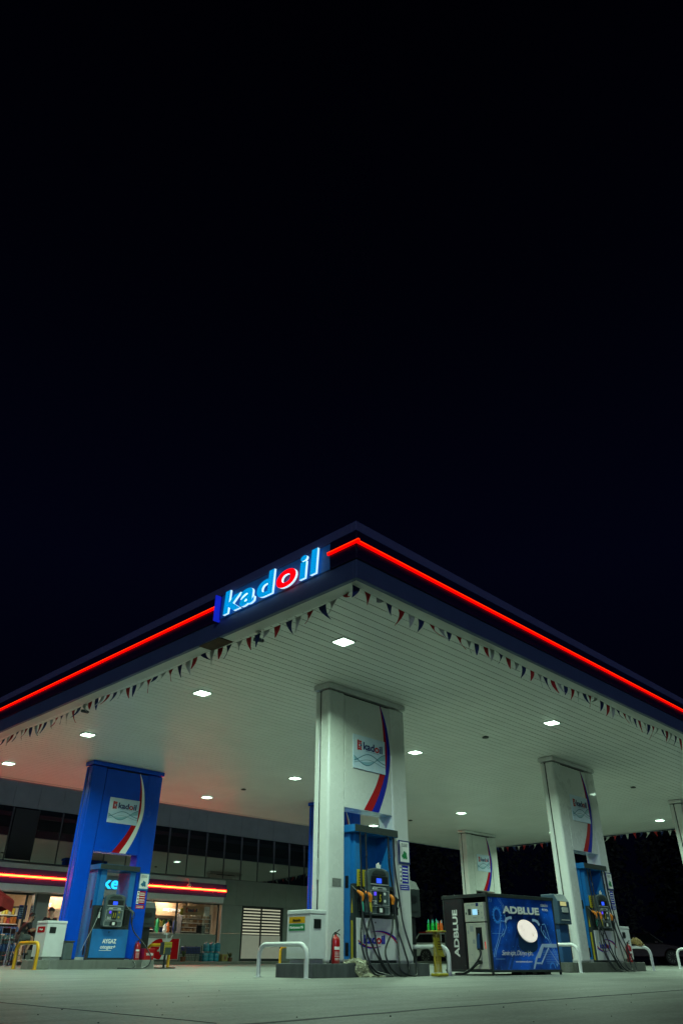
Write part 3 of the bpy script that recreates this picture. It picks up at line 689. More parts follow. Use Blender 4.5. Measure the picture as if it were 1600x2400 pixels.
    g = MB(); g.prism([(-.22, 0), (.18, 0), (.15, .045), (.08, .07), (-.12, .07), (-.19, .045)], (cx, yq, 1.63), X, Z, NY, 0, .01); g.build('visor', M['pumpdark'], cs)
    g = MB(); g.box(c0+.06, c1_-.05, yq-.014, yq, 1.455, 1.470); g.prism([(-.22, 0), (.18, 0), (.15, .05), (-.18, .05)], (cx, yq, 1.37), X, Z, NY, 0, .012); g.build('ledge', M['cap'], cs)
    g = MB(); g.box(cx-.08, cx+.06, yq-.016, yq-.0125, 1.385, 1.402); g.build('card_slot', M['black'], cs)
    g = MB(); rect_r = ((c0+.05, c1_-.03, 1.12, 1.36), (c0+.03, c1_-.03, .975, 1.10))
    for a, b, c, d in rect_r:
        for q_ in ((a, b, c, c+.008), (a, b, d-.008, d), (a, a+.008, c+.008, d-.008), (b-.008, b, c+.008, d-.008)): g.box(q_[0], q_[1], yq-.008, yq, q_[2], q_[3])
    g.build('console_frame', M['cap'], cs)
    g = MB(); g.box(cx-.075, cx+.06, yq-.010, yq, 1.128, 1.35); g.build('number_plate', M['black'], cs)
    text('pump_number', number, (cx-.045 if len(number) < 2 else cx-.06, yq-.011, 1.17), X, Z, .065 if len(number) < 2 else .095, .125, M['yellow'], cs, bold=.03, shear=.15, depth=.003)
    g = MB(); g.box(cx-.17, cx-.115, yq-.011, yq, 1.275, 1.335); g.build('keypad_display', M['lcdv'], cs)
    g = MB()
    for k in range(3):
        for j in range(2): g.box(cx-.215+.04*k, cx-.19+.04*k, yq-.009, yq, 1.14+.035*j, 1.155+.035*j)
    g.build('keypad', M['whitem'], cs)
    g = MB()
    for z_ in ((1.29, 1.17)): g.ellipse(cx+.13, z_+.02, .03, .026, (0, yq, 0), X, Z, NY, 0, .006, 12)
    g.build('pictogram', M['whitem' if kind == 'white' else 'yellow'], cs)
    g = MB(); g.prism([(-.10, 0), (.09, 0), (.11, .05), (.08, .11), (-.09, .11), (-.11, .05)], (cx, yq, .985), X, Z, NY, 0, .02); cr = g.build('card_reader', M['black'], cs)
    g = MB(); g.box(cx-.045, cx+.03, yq-.026, yq-.0205, 1.0, 1.07); g.build('receipt', M['whitem'], cr)
    g = MB(); g.box(cx-.25, cx+.22, y0-.025, y0-.013, .745, .905) if kind == 'white' else g.box(cx-.12, cx+.1, y0-.02, y0-.013, .86, .90); g.build('lock_cover', M['white2'] if kind == 'white' else M['pumpblue'], t)
    g = MB(); g.ellipse(cx-.03, .84, .016, .016, (0, y0-.0255, 0), X, Z, NY, 0, .003, 12); g.build('lock', M['black'], t)
    yl = y0-.0125
    if kind == 'white':
        # oval of two tapering arcs, blue outside and red inside, round the word
        def arc(cx_, cz, rx, rz, a0, a1, w0, w1, off):
            A, B = [], []
            for k in range(21):
                f = k/20; a = R(a0+(a1-a0)*f); w = w0+(w1-w0)*f
                A.append((cx_+(rx+off*w)*math.cos(a), cz+(rz+off*w)*math.sin(a))); B.append((cx_+(rx+(off+1)*w)*math.cos(a), cz+(rz+(off+1)*w)*math.sin(a)))
            return A, B
        g = MB(); A, B = arc(cx+.06, .38, .60, .32, 110, 27, .004, .04, 0); A = [a for a in A if a[0] < xr-.004]; B = B[:len(A)]; g.ribbon(A, B, (0, yl, 0), X, Z, NY, 0, .003)
        A, B = arc(cx-.10, .78, .55, .34, 293, 207, .004, .04, 0); k_ = [i for i, a in enumerate(A) if min(a[0], B[i][0]) > xl+.058]; g.ribbon([A[i] for i in k_], [B[i] for i in k_], (0, yl, 0), X, Z, NY, 0, .003); g.build('blue_arc', M['bluem'], lp)
        g = MB(); A, B = arc(cx+.06, .38, .60, .32, 110, 27, .002, .028, -1); A = A[:21]; k_ = [i for i, a in enumerate(A) if a[0] < xr-.004]; g.ribbon([A[i] for i in k_], [B[i] for i in k_], (0, yl, 0), X, Z, NY, 0, .003)
        A, B = arc(cx-.10, .78, .55, .34, 293, 207, .002, .028, -1); k_ = [i for i, a in enumerate(A) if min(a[0], B[i][0]) > xl+.058]; g.ribbon([A[i] for i in k_], [B[i] for i in k_], (0, yl, 0), X, Z, NY, 0, .003); g.build('red_arc', M['redm'], lp)
        text('logo_lettering', 'kadoil', (cx-.34, yl, .50), X, Z, .58, .14, M['bluem'], lp, bold=.035, depth=.004, redchar=3, m2=M['redm'])
    else:
        text('brand_lettering', 'AYGAZ', (cx-.18, yl, .575), X, Z, .42, .105, M['whitem'], lp, bold=.035, depth=.003)
        text('brand_lettering', 'otogaz+', (cx-.22, yl, .43), X, Z, .46, .10, M['whitem'], lp, bold=.02, shear=.2, depth=.003)
        g = MB(); g.box(cx-.24, cx+.12, yl-.003, yl, .41, .42); g.build('underline', M['whitem'], lp)
    # hoses
    def hose(pts, r=.0165):
        pts = [(p[0]-(.19 if p[2] < .7 else .10 if p[2] < 1.2 else 0)*(kind == 'white'), p[1], p[2]) for p in pts]
        g = MB(); g.tube(catmull(pts, 9), r, 8); return g.build('hose', M['rubber'], t, smooth=60)
    yh = y0-.06; fy = .016
    kf = y0-.36   # in front of the kerb
    if kind == 'white':
        nozzle(t, xl+.11, y0-.10, 1.30, 'orange', 'tealcap'); nozzle(t, xl+.29, y0-.14, 1.29, 'orange', 'yellow'); nozzle(t, xr-.18, y0-.10, 1.28, 'orange')
        nozzle(t, xr-.06, y0-.08, 1.27, 'black')
        hose([(xl+.11, yh, 2.34), (xl+.12, yh-.01, 1.7), (xl+.16, y0-.13, 1.1), (xl+.26, y0-.24, .68), (xl+.45, kf+.02, .28), (xl+.62, kf-.02, .06), (xl+.66, kf-.08, fy), (xl+.45, kf-.10, fy), (xl+.25, kf-.03, .07), (xl+.13, kf+.06, .3), (xl+.13, y0-.22, .6), (xl+.21, y0-.11, 1.0)])
        hose([(xl+.27, yh, 2.34), (xl+.275, yh-.01, 1.75), (xl+.30, y0-.16, 1.15), (xl+.36, y0-.23, .75), (xl+.48, kf+.02, .32), (xl+.62, kf-.03, .09), (xl+.72, kf-.08, fy), (xl+.55, kf-.06, fy+.02), (xl+.33, kf+.0, .1), (xl+.25, kf+.1, .32), (xl+.30, y0-.2, .62), (xl+.39, y0-.15, 1.0)])
        hose([(xr-.22, yh, 2.34), (xr-.21, yh-.01, 1.8), (xr-.14, y0-.10, 1.3), (xr-.10, y0-.2, .8), (xr+.02, kf+.03, .42), (xr+.08, kf-.02, .15), (xr-.06, kf-.08, fy), (xr-.26, kf-.05, .03), (xr-.40, kf+.02, .16), (xr-.40, kf+.12, .4), (xr-.20, y0-.16, .7), (xr-.10, y0-.11, .98)])
        hose([(xr-.06, yh, 2.34), (xr-.05, yh-.01, 1.8), (xr+.02, y0-.10, 1.25), (xr+.08, y0-.2, .85), (xr+.20, kf+.05, .5), (xr+.29, kf-.02, .2), (xr+.22, kf-.08, .03), (xr+.02, kf-.10, fy), (xr-.14, kf-.02, .1), (xr-.06, kf+.1, .4), (xr+.0, y0-.14, .8), (xr+.025, y0-.08, .98)])
        for hx in (xl+.275, xr-.21):
            g = MB(); g.tube([(hx, yh-.01, 1.93), (hx, yh-.01, 2.02)], .02, 10); g.build('hose_coupling', M['chrome'], t)
    else:
        nozzle(t, xr+.01, y0-.07, 1.36, 'console')
        hose([(xr+.02, y0-.08, 1.06), (xr+.12, y0-.12, .85), (xr+.42, kf+.12, .55), (xr+.58, kf+.0, .3), (xr+.54, kf-.05, .1), (xr+.3, kf-.09, fy), (xr-.2, kf-.12, fy), (xr-.45, kf-.10, fy)])
        hose([(xr-.05, y0+.02, .24), (xr+.05, kf+.2, .22), (xr+.12, kf-.03, .1), (xr+.0, kf-.08, fy), (xr-.2, kf-.08, fy)], .009)
        g = MB(); g.tube(catmull([(xl+.2, y0-.03, 1.42), (xl+.02, y0-.12, 1.0), (xl-.15, y0-.10, .6), (xl-.2, y0-.05, .4)], 6), .006, 6); g.build('cord', M['cap'], t)
    g = MB(); g.prism([(-.04, 0), (.07, 0), (.08, .06), (.05, .05), (.02, .10), (-.02, .055), (-.05, .07)], (cx-.02, y0-.10, 1.745), X, Z, NY, 0, .01)
    if kind == 'white': g.build('sticker', M['whitem'], t)
    return t
pump(11.355, 10.22, '5', 'blue and white fuel pump number 5 in the nearest white column', 'white')
pump(11.62, 20.2, '11', 'all-blue gas pump number 11 in the blue column', 'blue')
pump(20.33, 10.24, '3', 'blue and white fuel pump in the second white column', 'white')
pump(29.4, 10.24, '1', 'fuel pump in the white column at the right border', 'white')

# ---------------------------------------------------------------- utility cabinets, extinguishers, bins
def cabinet(x0, x1, y0, y1, z1, lb, stickers=None):
    t = thing('utility_cabinet', ((x0+x1)/2, (y0+y1)/2, .2), lb, 'cabinet', 'white metal cabinets on the islands')
    g = MB(); g.box(x0+.05, x1-.02, y0+.04, y1-.04, .2, .262); g.build('plinth', M['cap'], t)
    g = MB(); g.box(x0, x1, y0, y1, .264, z1-.07); g.build('cabinet_body', M['white2'], t, bevel=.008)
    g = MB(); g.box(x0-.008, x1+.008, y0-.008, y1+.008, z1-.066, z1); g.build('lid', M['white2'], t, bevel=.012)
    g = MB(); w = .17; g.box(x0+.08, x0+.08+w, y0-.012, y0-.001, z1-.28, z1-.14); g.build('viewing_window', M['black'], t, bevel=.006)
    if stickers == 'fuel':
        g = MB(); g.box(x0-.004, x0-.001, y0+.13, y0+.53, z1-.20, z1-.105); s = g.build('orange_sticker', M['yelpaint'], t); text('sticker_lettering', 'Motorin', (x0-.0045, y0+.43, z1-.177), NY, Z, .19, .045, M['black'], s, bold=.03, depth=.002)
        g = MB(); g.box(x0-.004, x0-.001, y0+.13, y0+.53, z1-.312, z1-.215); s = g.build('green_sticker', M['greenp'], t); text('sticker_lettering', 'Kurşunsuz 95', (x0-.0045, y0+.50, z1-.292), NY, Z, .33, .05, M['whitem'], s, bold=.03, depth=.002)
    if stickers == 'red':
        g = MB(); g.box(x0-.004, x0-.001, y0+.1, y0+.5, z1-.26, z1-.13); s = g.build('red_sticker', M['redm'], t); text('sticker_lettering', 'Otogaz', (x0-.0045, y0+.40, z1-.22), NY, Z, .2, .05, M['whitem'], s, bold=.03, depth=.002)
    return t
cabinet(9.53, 9.90, 10.06, 10.64, .985, 'white cabinet with orange and green stickers left of the nearest white column', 'fuel')
cabinet(9.78, 10.31, 20.12, 20.72, 1.06, 'white cabinet with a red sticker left of the blue column', 'red')
cabinet(21.53, 22.06, 10.34, 10.80, 1.04, 'white cabinet at the right end of the second white column', None)
def extinguisher(x, y, lb):
    t = thing('fire_extinguisher', (x, y, .2), lb, 'fire extinguisher', 'red fire extinguishers on the islands')
    r = .076
    g = MB(); g.lathe([(r*.93, 0), (r, .012), (r, .335), (r*.85, .375), (r*.45, .40), (.02, .41), (.02, .43)], (x, y, .2), 24); g.build('tank', M['red'], t, smooth=40)
    g = MB()
    for k, a0 in enumerate((-150,)):
        for j in range(8):
            a = R(a0+10*j), R(a0+10*(j+1)); 
            for (za, zb) in ((.40, .445),): g.prism([(math.cos(a[0])*(r+.001), math.sin(a[0])*(r+.001)), (math.cos(a[1])*(r+.001), math.sin(a[1])*(r+.001)), (math.cos(a[1])*(r-.003), math.sin(a[1])*(r-.003)), (math.cos(a[0])*(r-.003), math.sin(a[0])*(r-.003))], (x, y, 0), X, Y, Z, za, zb)
            if j % 2:
                for zz in (.36, .34, .32, .30, .27, .25): g.prism([(math.cos(a[0])*(r+.001), math.sin(a[0])*(r+.001)), (math.cos(a[1])*(r+.001), math.sin(a[1])*(r+.001)), (math.cos(a[1])*(r-.003), math.sin(a[1])*(r-.003)), (math.cos(a[0])*(r-.003), math.sin(a[0])*(r-.003))], (x, y, 0), X, Y, Z, zz, zz+.010)
    g.build('instruction_print', M['whitem'], t)
    g = MB(); g.box(x-.02, x+.02, y-.015, y+.015, .628, .65); g.tube([(x-.03, y, .65), (x+.03, y-.01, .665), (x+.08, y-.02, .70)], .009, 6); g.tube([(x, y, .64), (x+.06, y-.01, .635), (x+.085, y-.02, .615)], .008, 6); g.build('valve', M['black'], t)
    g = MB(); g.tube(catmull([(x-.02, y, .635), (x-.08, y-.02, .62), (x-.12, y-.03, .50), (x-.125, y-.03, .35), (x-.15, y-.03, .23)], 6), .011, 8); g.tube([(x-.15, y-.03, .25), (x-.155, y-.03, .205)], .018, 8); g.build('discharge_hose', M['rubber'], t)
extinguisher(10.115, 10.035, 'red fire extinguisher in front of the nearest white column')
extinguisher(12.50, 20.10, 'red fire extinguisher at the right foot of the blue column')
extinguisher(21.40, 10.14, 'red fire extinguisher on the second island by its cabinet')
t = thing('litter_bin', (10.42, 20.1, .2), 'grey plastic bin between the white cabinet and the gas pump', 'bin')
g = MB(); P0 = (.11, .10); g.prism([(-.115, -.10), (.115, -.10), (.115, .10), (-.115, .10)], (10.43, 20.12, 0), X, Y, Z, .2, .58); g.build('bin_body', M['console'], t, bevel=.02)
g = MB(); g.box(10.30, 10.56, 20.01, 20.23, .582, .62); g.build('rim', M['pumpdark'], t, bevel=.01)
t = thing('sand_box', (12.88, 20.2, .2), 'red fire box lettered YANGIN at the end of the pale island', 'box')
g = MB(); g.prism([(0, 0), (.30, 0), (.32, .27), (-.02, .27)], (12.70, 20.02, .2), X, Z, Y, 0, .3); g.build('box_body', M['red'], t, bevel=.01)
text('box_lettering', 'YANGIN', (12.74, 20.018, .30), X, Z, .23, .065, M['whitem'], t, bold=.03, depth=.003)

# ---------------------------------------------------------------- bent tube guards
def guard(x, y0, y1, h, m_, name, lb, grp, r=.032):
    t = thing(name, (x, (y0+y1)/2, 0), lb, 'guard rail', grp); rad = .17; P = [(x, y0, .005)]
    for k in range(9): a = R(180-90*k/8); P.append((x, y0+rad+rad*math.cos(a), h-rad+rad*math.sin(a)))
    for k in range(9): a = R(90-90*k/8); P.append((x, y1-rad+rad*math.cos(a), h-rad+rad*math.sin(a)))
    P.append((x, y1, .005))
    g = MB(); g.tube(P, r, 14); g.build('bent_tube', m_, t, smooth=50)
    for yy in (y0, y1):
        g = MB(); g.lathe([(.075, 0), (.075, .007)], (x, yy, .001), 20); g.build('foot_plate', m_, t)
WG, YG = 'white bent tube guards', 'yellow bent tube guards'
guard(9.22, 9.80, 10.98, .47, M['white2'], 'tube_guard', 'white bent tube guard in front of the cabinet with orange and green stickers', WG, .038)
guard(12.98, 9.80, 10.95, .47, M['white2'], 'tube_guard', 'white bent tube guard between the yellow mesh stand and the tank box', WG, .038)
guard(17.72, 9.63, 10.75, .56, M['white2'], 'tube_guard', 'white bent tube guard between the tank box and the second white column', WG, .038)
guard(22.45, 10.02, 11.1, .55, M['white2'], 'tube_guard', 'white bent tube guard right of the second white column', WG, .038)
guard(26.85, 9.95, 11.1, .55, M['white2'], 'tube_guard', 'white tube guard at the right border of the picture', WG, .038)
guard(9.38, 19.55, 20.72, .56, M['yelpaint'], 'tube_guard', 'yellow bent tube guard left of the blue column', YG, .042)
guard(13.38, 19.86, 20.95, .56, M['yelpaint'], 'tube_guard', 'yellow bent tube guard right of the blue column', YG, .042)
guard(18.5, 19.8, 20.95, .56, M['yelpaint'], 'tube_guard', 'yellow tube guard half hidden behind the nearest white cabinet', YG, .042)

# ---------------------------------------------------------------- kiosks (payment posts)
def kiosk(x, y, lb, lit=False):
    MH, MP = (M['mould'], M['kioskb']) if lit else (M['pumpdark'], M['black'])
    t = thing('payment_post', (x, y+.2, .2), lb, 'payment post', 'tall payment posts on the islands')
    g = MB(); g.box(x-.22, x+.20, y+.08, y+.40, .2, 1.0); g.build('post', MP, t, bevel=.012)
    g = MB(); P = [(.0, 1.0), (.0, 1.50), (.10, 1.66), (.46, 1.66), (.46, 1.0)]
    g.prism(P, (x-.28, y, 0), Y, Z, X, 0, .56); hd = g.build('head', MH, t, bevel=.015)
    g = MB(); g.box(x-.17, x+.12, y-.006, y-.001, 1.40, 1.49); g.build('lit_label' if lit else 'label', M['pumpdark'] if not lit else mat('lit_label', (.4, .4, .2), .4, emit=(1, .85, .35), es=.35), hd)
    g = MB(); g.box(x-.12, x+.15, y-.02, y-.001, 1.26, 1.37); g.box(x-.20, x+.2, y-.008, y-.001, 1.08, 1.10); g.build('card_terminal', M['cap'] if lit else M['black'], hd)
    g = MB(); g.box(x+.02, x+.16, y+.11, y+.2, 1.662, 1.67); g.build('top_plate', M['whitem'], hd)
    return t
kiosk(18.42, 10.22, 'blue-grey payment post with lit yellow label right of the tank box', True)
kiosk(12.95, 10.64, 'dark payment post at the right side of the nearest white column')
kiosk(13.16, 20.87, 'dark payment post at the right side of the blue column')

# ---------------------------------------------------------------- stand with bottles, rag, cloth
t = thing('display_stand', (12.26, 9.52, 0), 'yellow mesh stand with small round table top, beside the nearest island', 'stand')
sx, sy = 12.26, 9.52
g = MB(); g.lathe([(.075, .06), (.068, .695)], (sx, sy, 0), 28); g.bm.faces.ensure_lookup_table()
bmesh.ops.delete(g.bm, geom=[f for f in g.bm.faces if len(f.verts) > 4], context='FACES'); g.build('mesh_column', M['meshy'], t, smooth=60)
g = MB(); g.lathe([(.185, 0), (.19, .006), (.19, .018), (.18, .024)], (sx, sy, .695), 32); g.build('table_top', M['yellow'], t, smooth=30)
g = MB(); g.prism([(-.11, -.09), (.16, -.12), (.30, .05), (.12, .12), (-.10, .10)], (sx, sy, 0), X, Y, Z, .002, .05); g.build('foot', M['yellow'], t, bevel=.02)
g = MB(); g.prism([(0, 0), (.17, -.03), (.03, .27), (-.12, .27)], (sx-.10, sy-.09, .33), X, Z, NY, 0, .03); nb = g.build('notice_board', M['yellow'], t, bevel=.004)
g = MB(); scribble(g, (sx-.12, sy-.121, .40), X, Z, NY, .13, .16, 4, .002, 9); g.build('notice_print', M['brown'], nb)
bot = [(-.15, 'greenb', .165, 'tealcap'), (-.105, 'greenb', .15, 'tealcap'), (-.065, 'greenb', .165, 'tealcap'), (-.03, 'greenb', .16, 'tealcap'), (.02, 'orangeb', .15, 'cap'), (.055, 'greenb', .16, 'tealcap'), (.09, 'orangeb', .155, 'cap'), (.125, 'orangeb', .15, 'orangeb'), (-.005, 'greenb', .175, 'tealcap')]
LB = ['leftmost green bottle on the yellow mesh stand', 'second green bottle from the left on the yellow mesh stand', 'third green bottle from the left on the yellow mesh stand', 'fourth green bottle from the left on the mesh stand', 'orange bottle in the middle of the mesh stand', 'green bottle between two orange ones on the mesh stand', 'second orange bottle from the right border of the mesh stand', 'rightmost orange bottle on the yellow mesh stand', 'green bottle left of the first orange one on the mesh stand']
for k, (dx, c, h, c2) in enumerate(bot):
    bx, by = sx+dx*.72, sy-dx*.72+(.04 if k % 2 else -.03)
    b_ = thing('bottle', (bx, by, .72), LB[k], 'bottle', 'bottles on the yellow mesh stand')
    g = MB(); g.lathe([(.019, 0), (.02, .01), (.02, h*.6), (.013, h*.8)], (bx, by, .7195), 14); g.build('bottle_body', M[c], b_, smooth=50)
    g = MB(); g.lathe([(.013, h*.8), (.010, h*.95), (.003, h*1.15)], (bx, by, .7195), 12); g.build('nozzle_cap', M[c2], b_, smooth=50)
def crumple(name, pts_fn, m_, lb, cat, seed, loc, nu=26, nv=20):
    rg = random.Random(seed); g = MB(); V = []
    off = [[Vector((rg.gauss(0, 1), rg.gauss(0, 1), rg.gauss(0, 1))) for _ in range(nu+1)] for _ in range(nv+1)]
    for j in range(nv+1):
        V.append([g.bm.verts.new(Vector(pts_fn(i/nu, j/nv))+off[j][i]*.009) for i in range(nu+1)])
    for j in range(nv):
        for i in range(nu): g.bm.faces.new((V[j][i], V[j][i+1], V[j+1][i+1], V[j+1][i]))
    o = g.build(name, m_, None); s_ = o.modifiers.new('thick', 'SOLIDIFY'); s_.thickness = .004
    put_origin(o, loc); tag(o, lb, cat); return o
def bagf(u, v):
    x = 10.40+u*.33+.05*math.sin(v*7)+v*.10; 
    if v < .35: f = v/.35; return (x-.02, 10.12-.20*f, .21+.06*math.sin(math.pi*min(1, f*.9))*math.sin(math.pi*u)**.5+.008*math.sin(u*13))
    f = (v-.35)/.65; return (x+f*.16*u, 9.90-.012*math.sin(u*11+f*3)-.03*math.sin(math.pi*f)-.14*max(0, f-.75)*4*(.3+u), max(.010, .22-.22*f*(1.05+.12*math.sin(u*8))))
crumple('plastic_bag', bagf, M['rag'], 'crumpled pale plastic bag hanging over the stone kerb by pump 5', 'bag', 5, (10.6, 9.95, .2))
def clothf(u, v):
    return (22.45+.09*math.sin(math.pi*v*2)*1.0*(1-abs(.5-v))+.02*math.sin(u*17), 10.2+u*.42, .60+.10*math.sin(math.pi*u)+.09*math.cos(math.pi*v*2)*(.6+.4*math.sin(u*5)))
crumple('wash_leather', clothf, M['gold'], 'golden brown wash leather lying on the white guard right of the second column', 'cloth', 8, (22.45, 10.4, .58))

# ---------------------------------------------------------------- the AdBlue tank box (rotated -7 degrees)
AR = R(-7.0); AO = Vector((13.70, 9.30, 0))
t = bpy.data.objects.new('tank_container', None); COL.objects.link(t); t.location = AO; t.rotation_euler = (0, 0, AR)
t.matrix_world = Matrix.Translation(AO) @ Matrix.Rotation(AR, 4, 'Z'); bpy.context.view_layer.update()
tag(t, 'blue and black tank box lettered ADBLUE between the two white columns', 'tank box')
AW, AD, ZB, ZT = 2.17, 1.27, .09, 1.40
def ab(g, *a, **k): return g.build(*a, **k, parent=t, world=False)
g = MB()
for xx in (.012, AW-.05):
    for yy in (.012, AD-.05): g.box(xx, xx+.038, yy, yy+.038, .0, ZT)
g.box(.0, AW, .0, .05, ZT-.055, ZT+.01); g.box(0, AW, AD-.05, AD, ZT-.055, ZT+.01); g.box(0, .05, .05, AD-.05, ZT-.055, ZT+.01); g.box(AW-.05, AW, .05, AD-.05, ZT-.055, ZT+.01)
g.box(.0, AW, .003, .05, ZB-.04, ZB); g.box(0, AW, AD-.05, AD, ZB-.04, ZB); g.box(0, .05, .05, AD-.05, ZB-.04, ZB); g.box(AW-.05, AW, .05, AD-.05, ZB-.04, ZB)
ab(g, 'frame', M['pumpdark'], bevel=.004)
g = MB(); g.box(.05, AW-.05, .02, .03, ZB, ZT-.056); fp = ab(g, 'front_panel', M['artpanel'])
g = MB(); g.box(.02, .03, .70, AD-.05, ZB, ZT-.056); sp = ab(g, 'black_side_panel', M['panelblk'])
g = MB(); g.box(.05, AW-.05, AD-.03, AD-.02, ZB, ZT-.056); g.box(AW-.03, AW-.02, .05, AD-.05, ZB, ZT-.056); ab(g, 'rear_panels', M['panelblk'])
g = MB(); g.box(.05, AW-.05, .05, AD-.05, ZT-.02, ZT-.004); ab(g, 'roof', M['pumpdark'])
g = MB(); g.box(.03, .036, .66, .70, ZB, ZT-.056); g.box(.40, .42, .05, AD-.05, ZB, ZT-.056); ab(g, 'inner_wall', M['black'])
g = MB()
for k in range(9): g.ellipse(AD-.07 if k % 2 else .72, .16+.135*k, .007, .007, (.0195, 0, 0), Y, Z, NX, 0, .003, 8)
g.ellipse(AD-.15, 1.27, .006, .006, (.0195, 0, 0), Y, Z, NX, 0, .003, 8)
ab(g, 'rivet', M['chrome'])
def abt(name, body, o_, u, v, w, h, m_, **k): return text(name, body, o_, u, v, w, h, m_, t, world=False, **k)
abt('side_lettering', 'ADBLUE', (.0195, .915, .29), Z, Y, .80, .145, M['whitem'], bold=.03, shear=0, depth=.003) if False else None
o_ = abt('side_lettering', 'ADBLUE', (.0195, .86, .30), Z, Vector((0, 1, 0)), .84, .14, M['whitem'], bold=.032, depth=.003)
# flip so it reads from outside (u=up, v must point to the left of the reader, outward normal is -x)
pz = NY, Z
AF = (0, .0195, 0)
def dec(name, m_, fn, d0=.0, d1=.002): g = MB(); fn(g, d0, d1); return ab(g, name, m_)
def fx(f): return .05+f*(AW-.10)
def fz(q_): return ZB+q_*(ZT-.056-ZB)
dec('print_ray', M['art5'], lambda g, a, b: [g.prism([(fx(x), fz(0.01)), (fx(x+.035), fz(.01)), (fx(x+.22), fz(.52)), (fx(x+.20), fz(.52))], AF, X, Z, NY, a, b) for x in (.16, .22)], 0, .001)
def gear(g, a, b):
    cx, cz = fx(.115), fz(.745)
    A = [(cx+.125*math.cos(2*math.pi*k/40), cz+.135*math.sin(2*math.pi*k/40)) for k in range(41)]; B = [(cx+.085*math.cos(2*math.pi*k/40), cz+.10*math.sin(2*math.pi*k/40)) for k in range(41)]
    g.ribbon(A, B, AF, X, Z, NY, a, b)
    for k in range(16):
        t0 = 2*math.pi*k/16; g.prism([(cx+r_*q_*math.cos(t0+s_), cz+r_*1.08*q_*math.sin(t0+s_)) for r_, q_, s_ in ((.124, 1, -.1), (.146, 1, -.08), (.146, 1, .08), (.124, 1, .1))], AF, X, Z, NY, a, b)
def gear2(g, a, b):
    cx, cz = fx(.885), fz(.015)
    A = [(cx+.10*math.cos(math.pi*k/20), cz+.11*math.sin(math.pi*k/20)) for k in range(21)]; B = [(cx+.07*math.cos(math.pi*k/20), cz+.075*math.sin(math.pi*k/20)) for k in range(21)]
    g.ribbon(A, B, AF, X, Z, NY, a, b)
dec('print_gear', M['art1'], gear, .0012, .003); dec('print_half_gear', M['art1'], gear2, .0012, .003)
NZ = [(.02, .18), (.05, .30), (.16, .52), (.175, .66), (.20, .71), (.235, .70)]
def outl(g, a, b):
    for sgn, c in ((1, 0), (-1, 1.0)):
        f = lambda p: (fx(c+sgn*p[0]), fz(p[1]))
        L1 = [(.015, .17), (.04, .27), (.11, .44), (.125, .50), (.15, .62), (.165, .67), (.21, .66)]
        L2 = [(.035, .17), (.06, .26), (.14, .45), (.20, .50), (.235, .58), (.225, .64)]
        if c: L1 = [(p[0]*.98+.0, p[1]-.02) for p in L1]; L2 = [(p[0]*.98, p[1]-.02) for p in L2]
        g.line2([f(p) for p in L1], .011, AF, X, Z, NY, a, b); g.line2([f(p) for p in L2], .011, AF, X, Z, NY, a, b)
        g.line2([f(p) for p in ((.165, .50), (.19, .56), (.20, .50), (.175, .44), (.165, .50))], .006, AF, X, Z, NY, a, b)
    for p0, p1 in (((.0, .985), (-.03, .93)), ((.03, .99), (.0, .92))): g.line2([(fx(.03+p0[0]), fz(p0[1])), (fx(.04+p1[0]), fz(p1[1]))], .006, AF, X, Z, NY, a, b)
    g.line2([(fx(.14), fz(.99)), (fx(.2), fz(.90)), (fx(.22), fz(.80))], .005, AF, X, Z, NY, a, b); g.line2([(fx(.17), fz(.99)), (fx(.225), fz(.89)), (fx(.235), fz(.70))], .005, AF, X, Z, NY, a, b)
    for q_, x0_, x1_ in ((.49, .02, .16), (.145, .04, .17)): g.line2([(fx(x0_), fz(q_)), (fx(x1_), fz(q_))], .006, AF, X, Z, NY, a, b)
dec('print_outline', M['art2'], outl, .0022, .004)
def spouts(g, a, b):
    A = [(.215, .66), (.24, .715), (.29, .735), (.33, .735)]; B = [(.235, .635), (.255, .675), (.295, .70), (.33, .695)]
    g.ribbon([(fx(p[0]), fz(p[1])) for p in A], [(fx(p[0]), fz(p[1])) for p in B], AF, X, Z, NY, a, b)
    g.ribbon([(fx(.955-p[0]*1.0+.02), fz(p[1]-.02)) for p in A], [(fx(.955-p[0]+.02), fz(p[1]-.02)) for p in B], AF, X, Z, NY, a, b)
    g.prism([(fx(.60), fz(.01)), (fx(.64), fz(.01)), (fx(.68), fz(.13)), (fx(.73), fz(.13)), (fx(.82), fz(.30)), (fx(.99), fz(.30)), (fx(.99), fz(.36)), (fx(.765), fz(.36)), (fx(.66), fz(.20)), (fx(.64), fz(.17))], AF, X, Z, NY, a, b) if False else None
    for P in ([(.575, .01), (.60, .01), (.66, .16), (.63, .16)], [(.63, .16), (.70, .16), (.79, .34), (.755, .36)], [(.755, .36), (.79, .31), (.99, .31), (.99, .365)], [(.62, .08), (.70, .08), (.705, .10), (.63, .10)], [(.70, .08), (.715, .07), (.86, .30), (.845, .31)], [(.845, .31), (.86, .28), (.985, .07), (1.0, .07)]):
        g.prism([(fx(p[0]), fz(p[1])) for p in P], AF, X, Z, NY, a, b)
dec('print_silver_shape', M['art3'], spouts, .0042, .006)
def thin(g, a, b):
    for k in range(8):
        q_ = .09+.024*k; g.line2([(fx(.80-.01*k), fz(q_)), (fx(.995), fz(q_))], .004, AF, X, Z, NY, a, b)
    g.prism([(fx(.955), fz(.10)), (fx(.96), fz(.07)), (fx(.975), fz(.065)), (fx(.96), fz(.06)), (fx(.955), fz(.03)), (fx(.95), fz(.06)), (fx(.935), fz(.065)), (fx(.95), fz(.07))], AF, X, Z, NY, a, b)
dec('print_thin_lines', M['art2'], thin, .0062, .0075)
bx, bz = fx(.548), fz(.54)
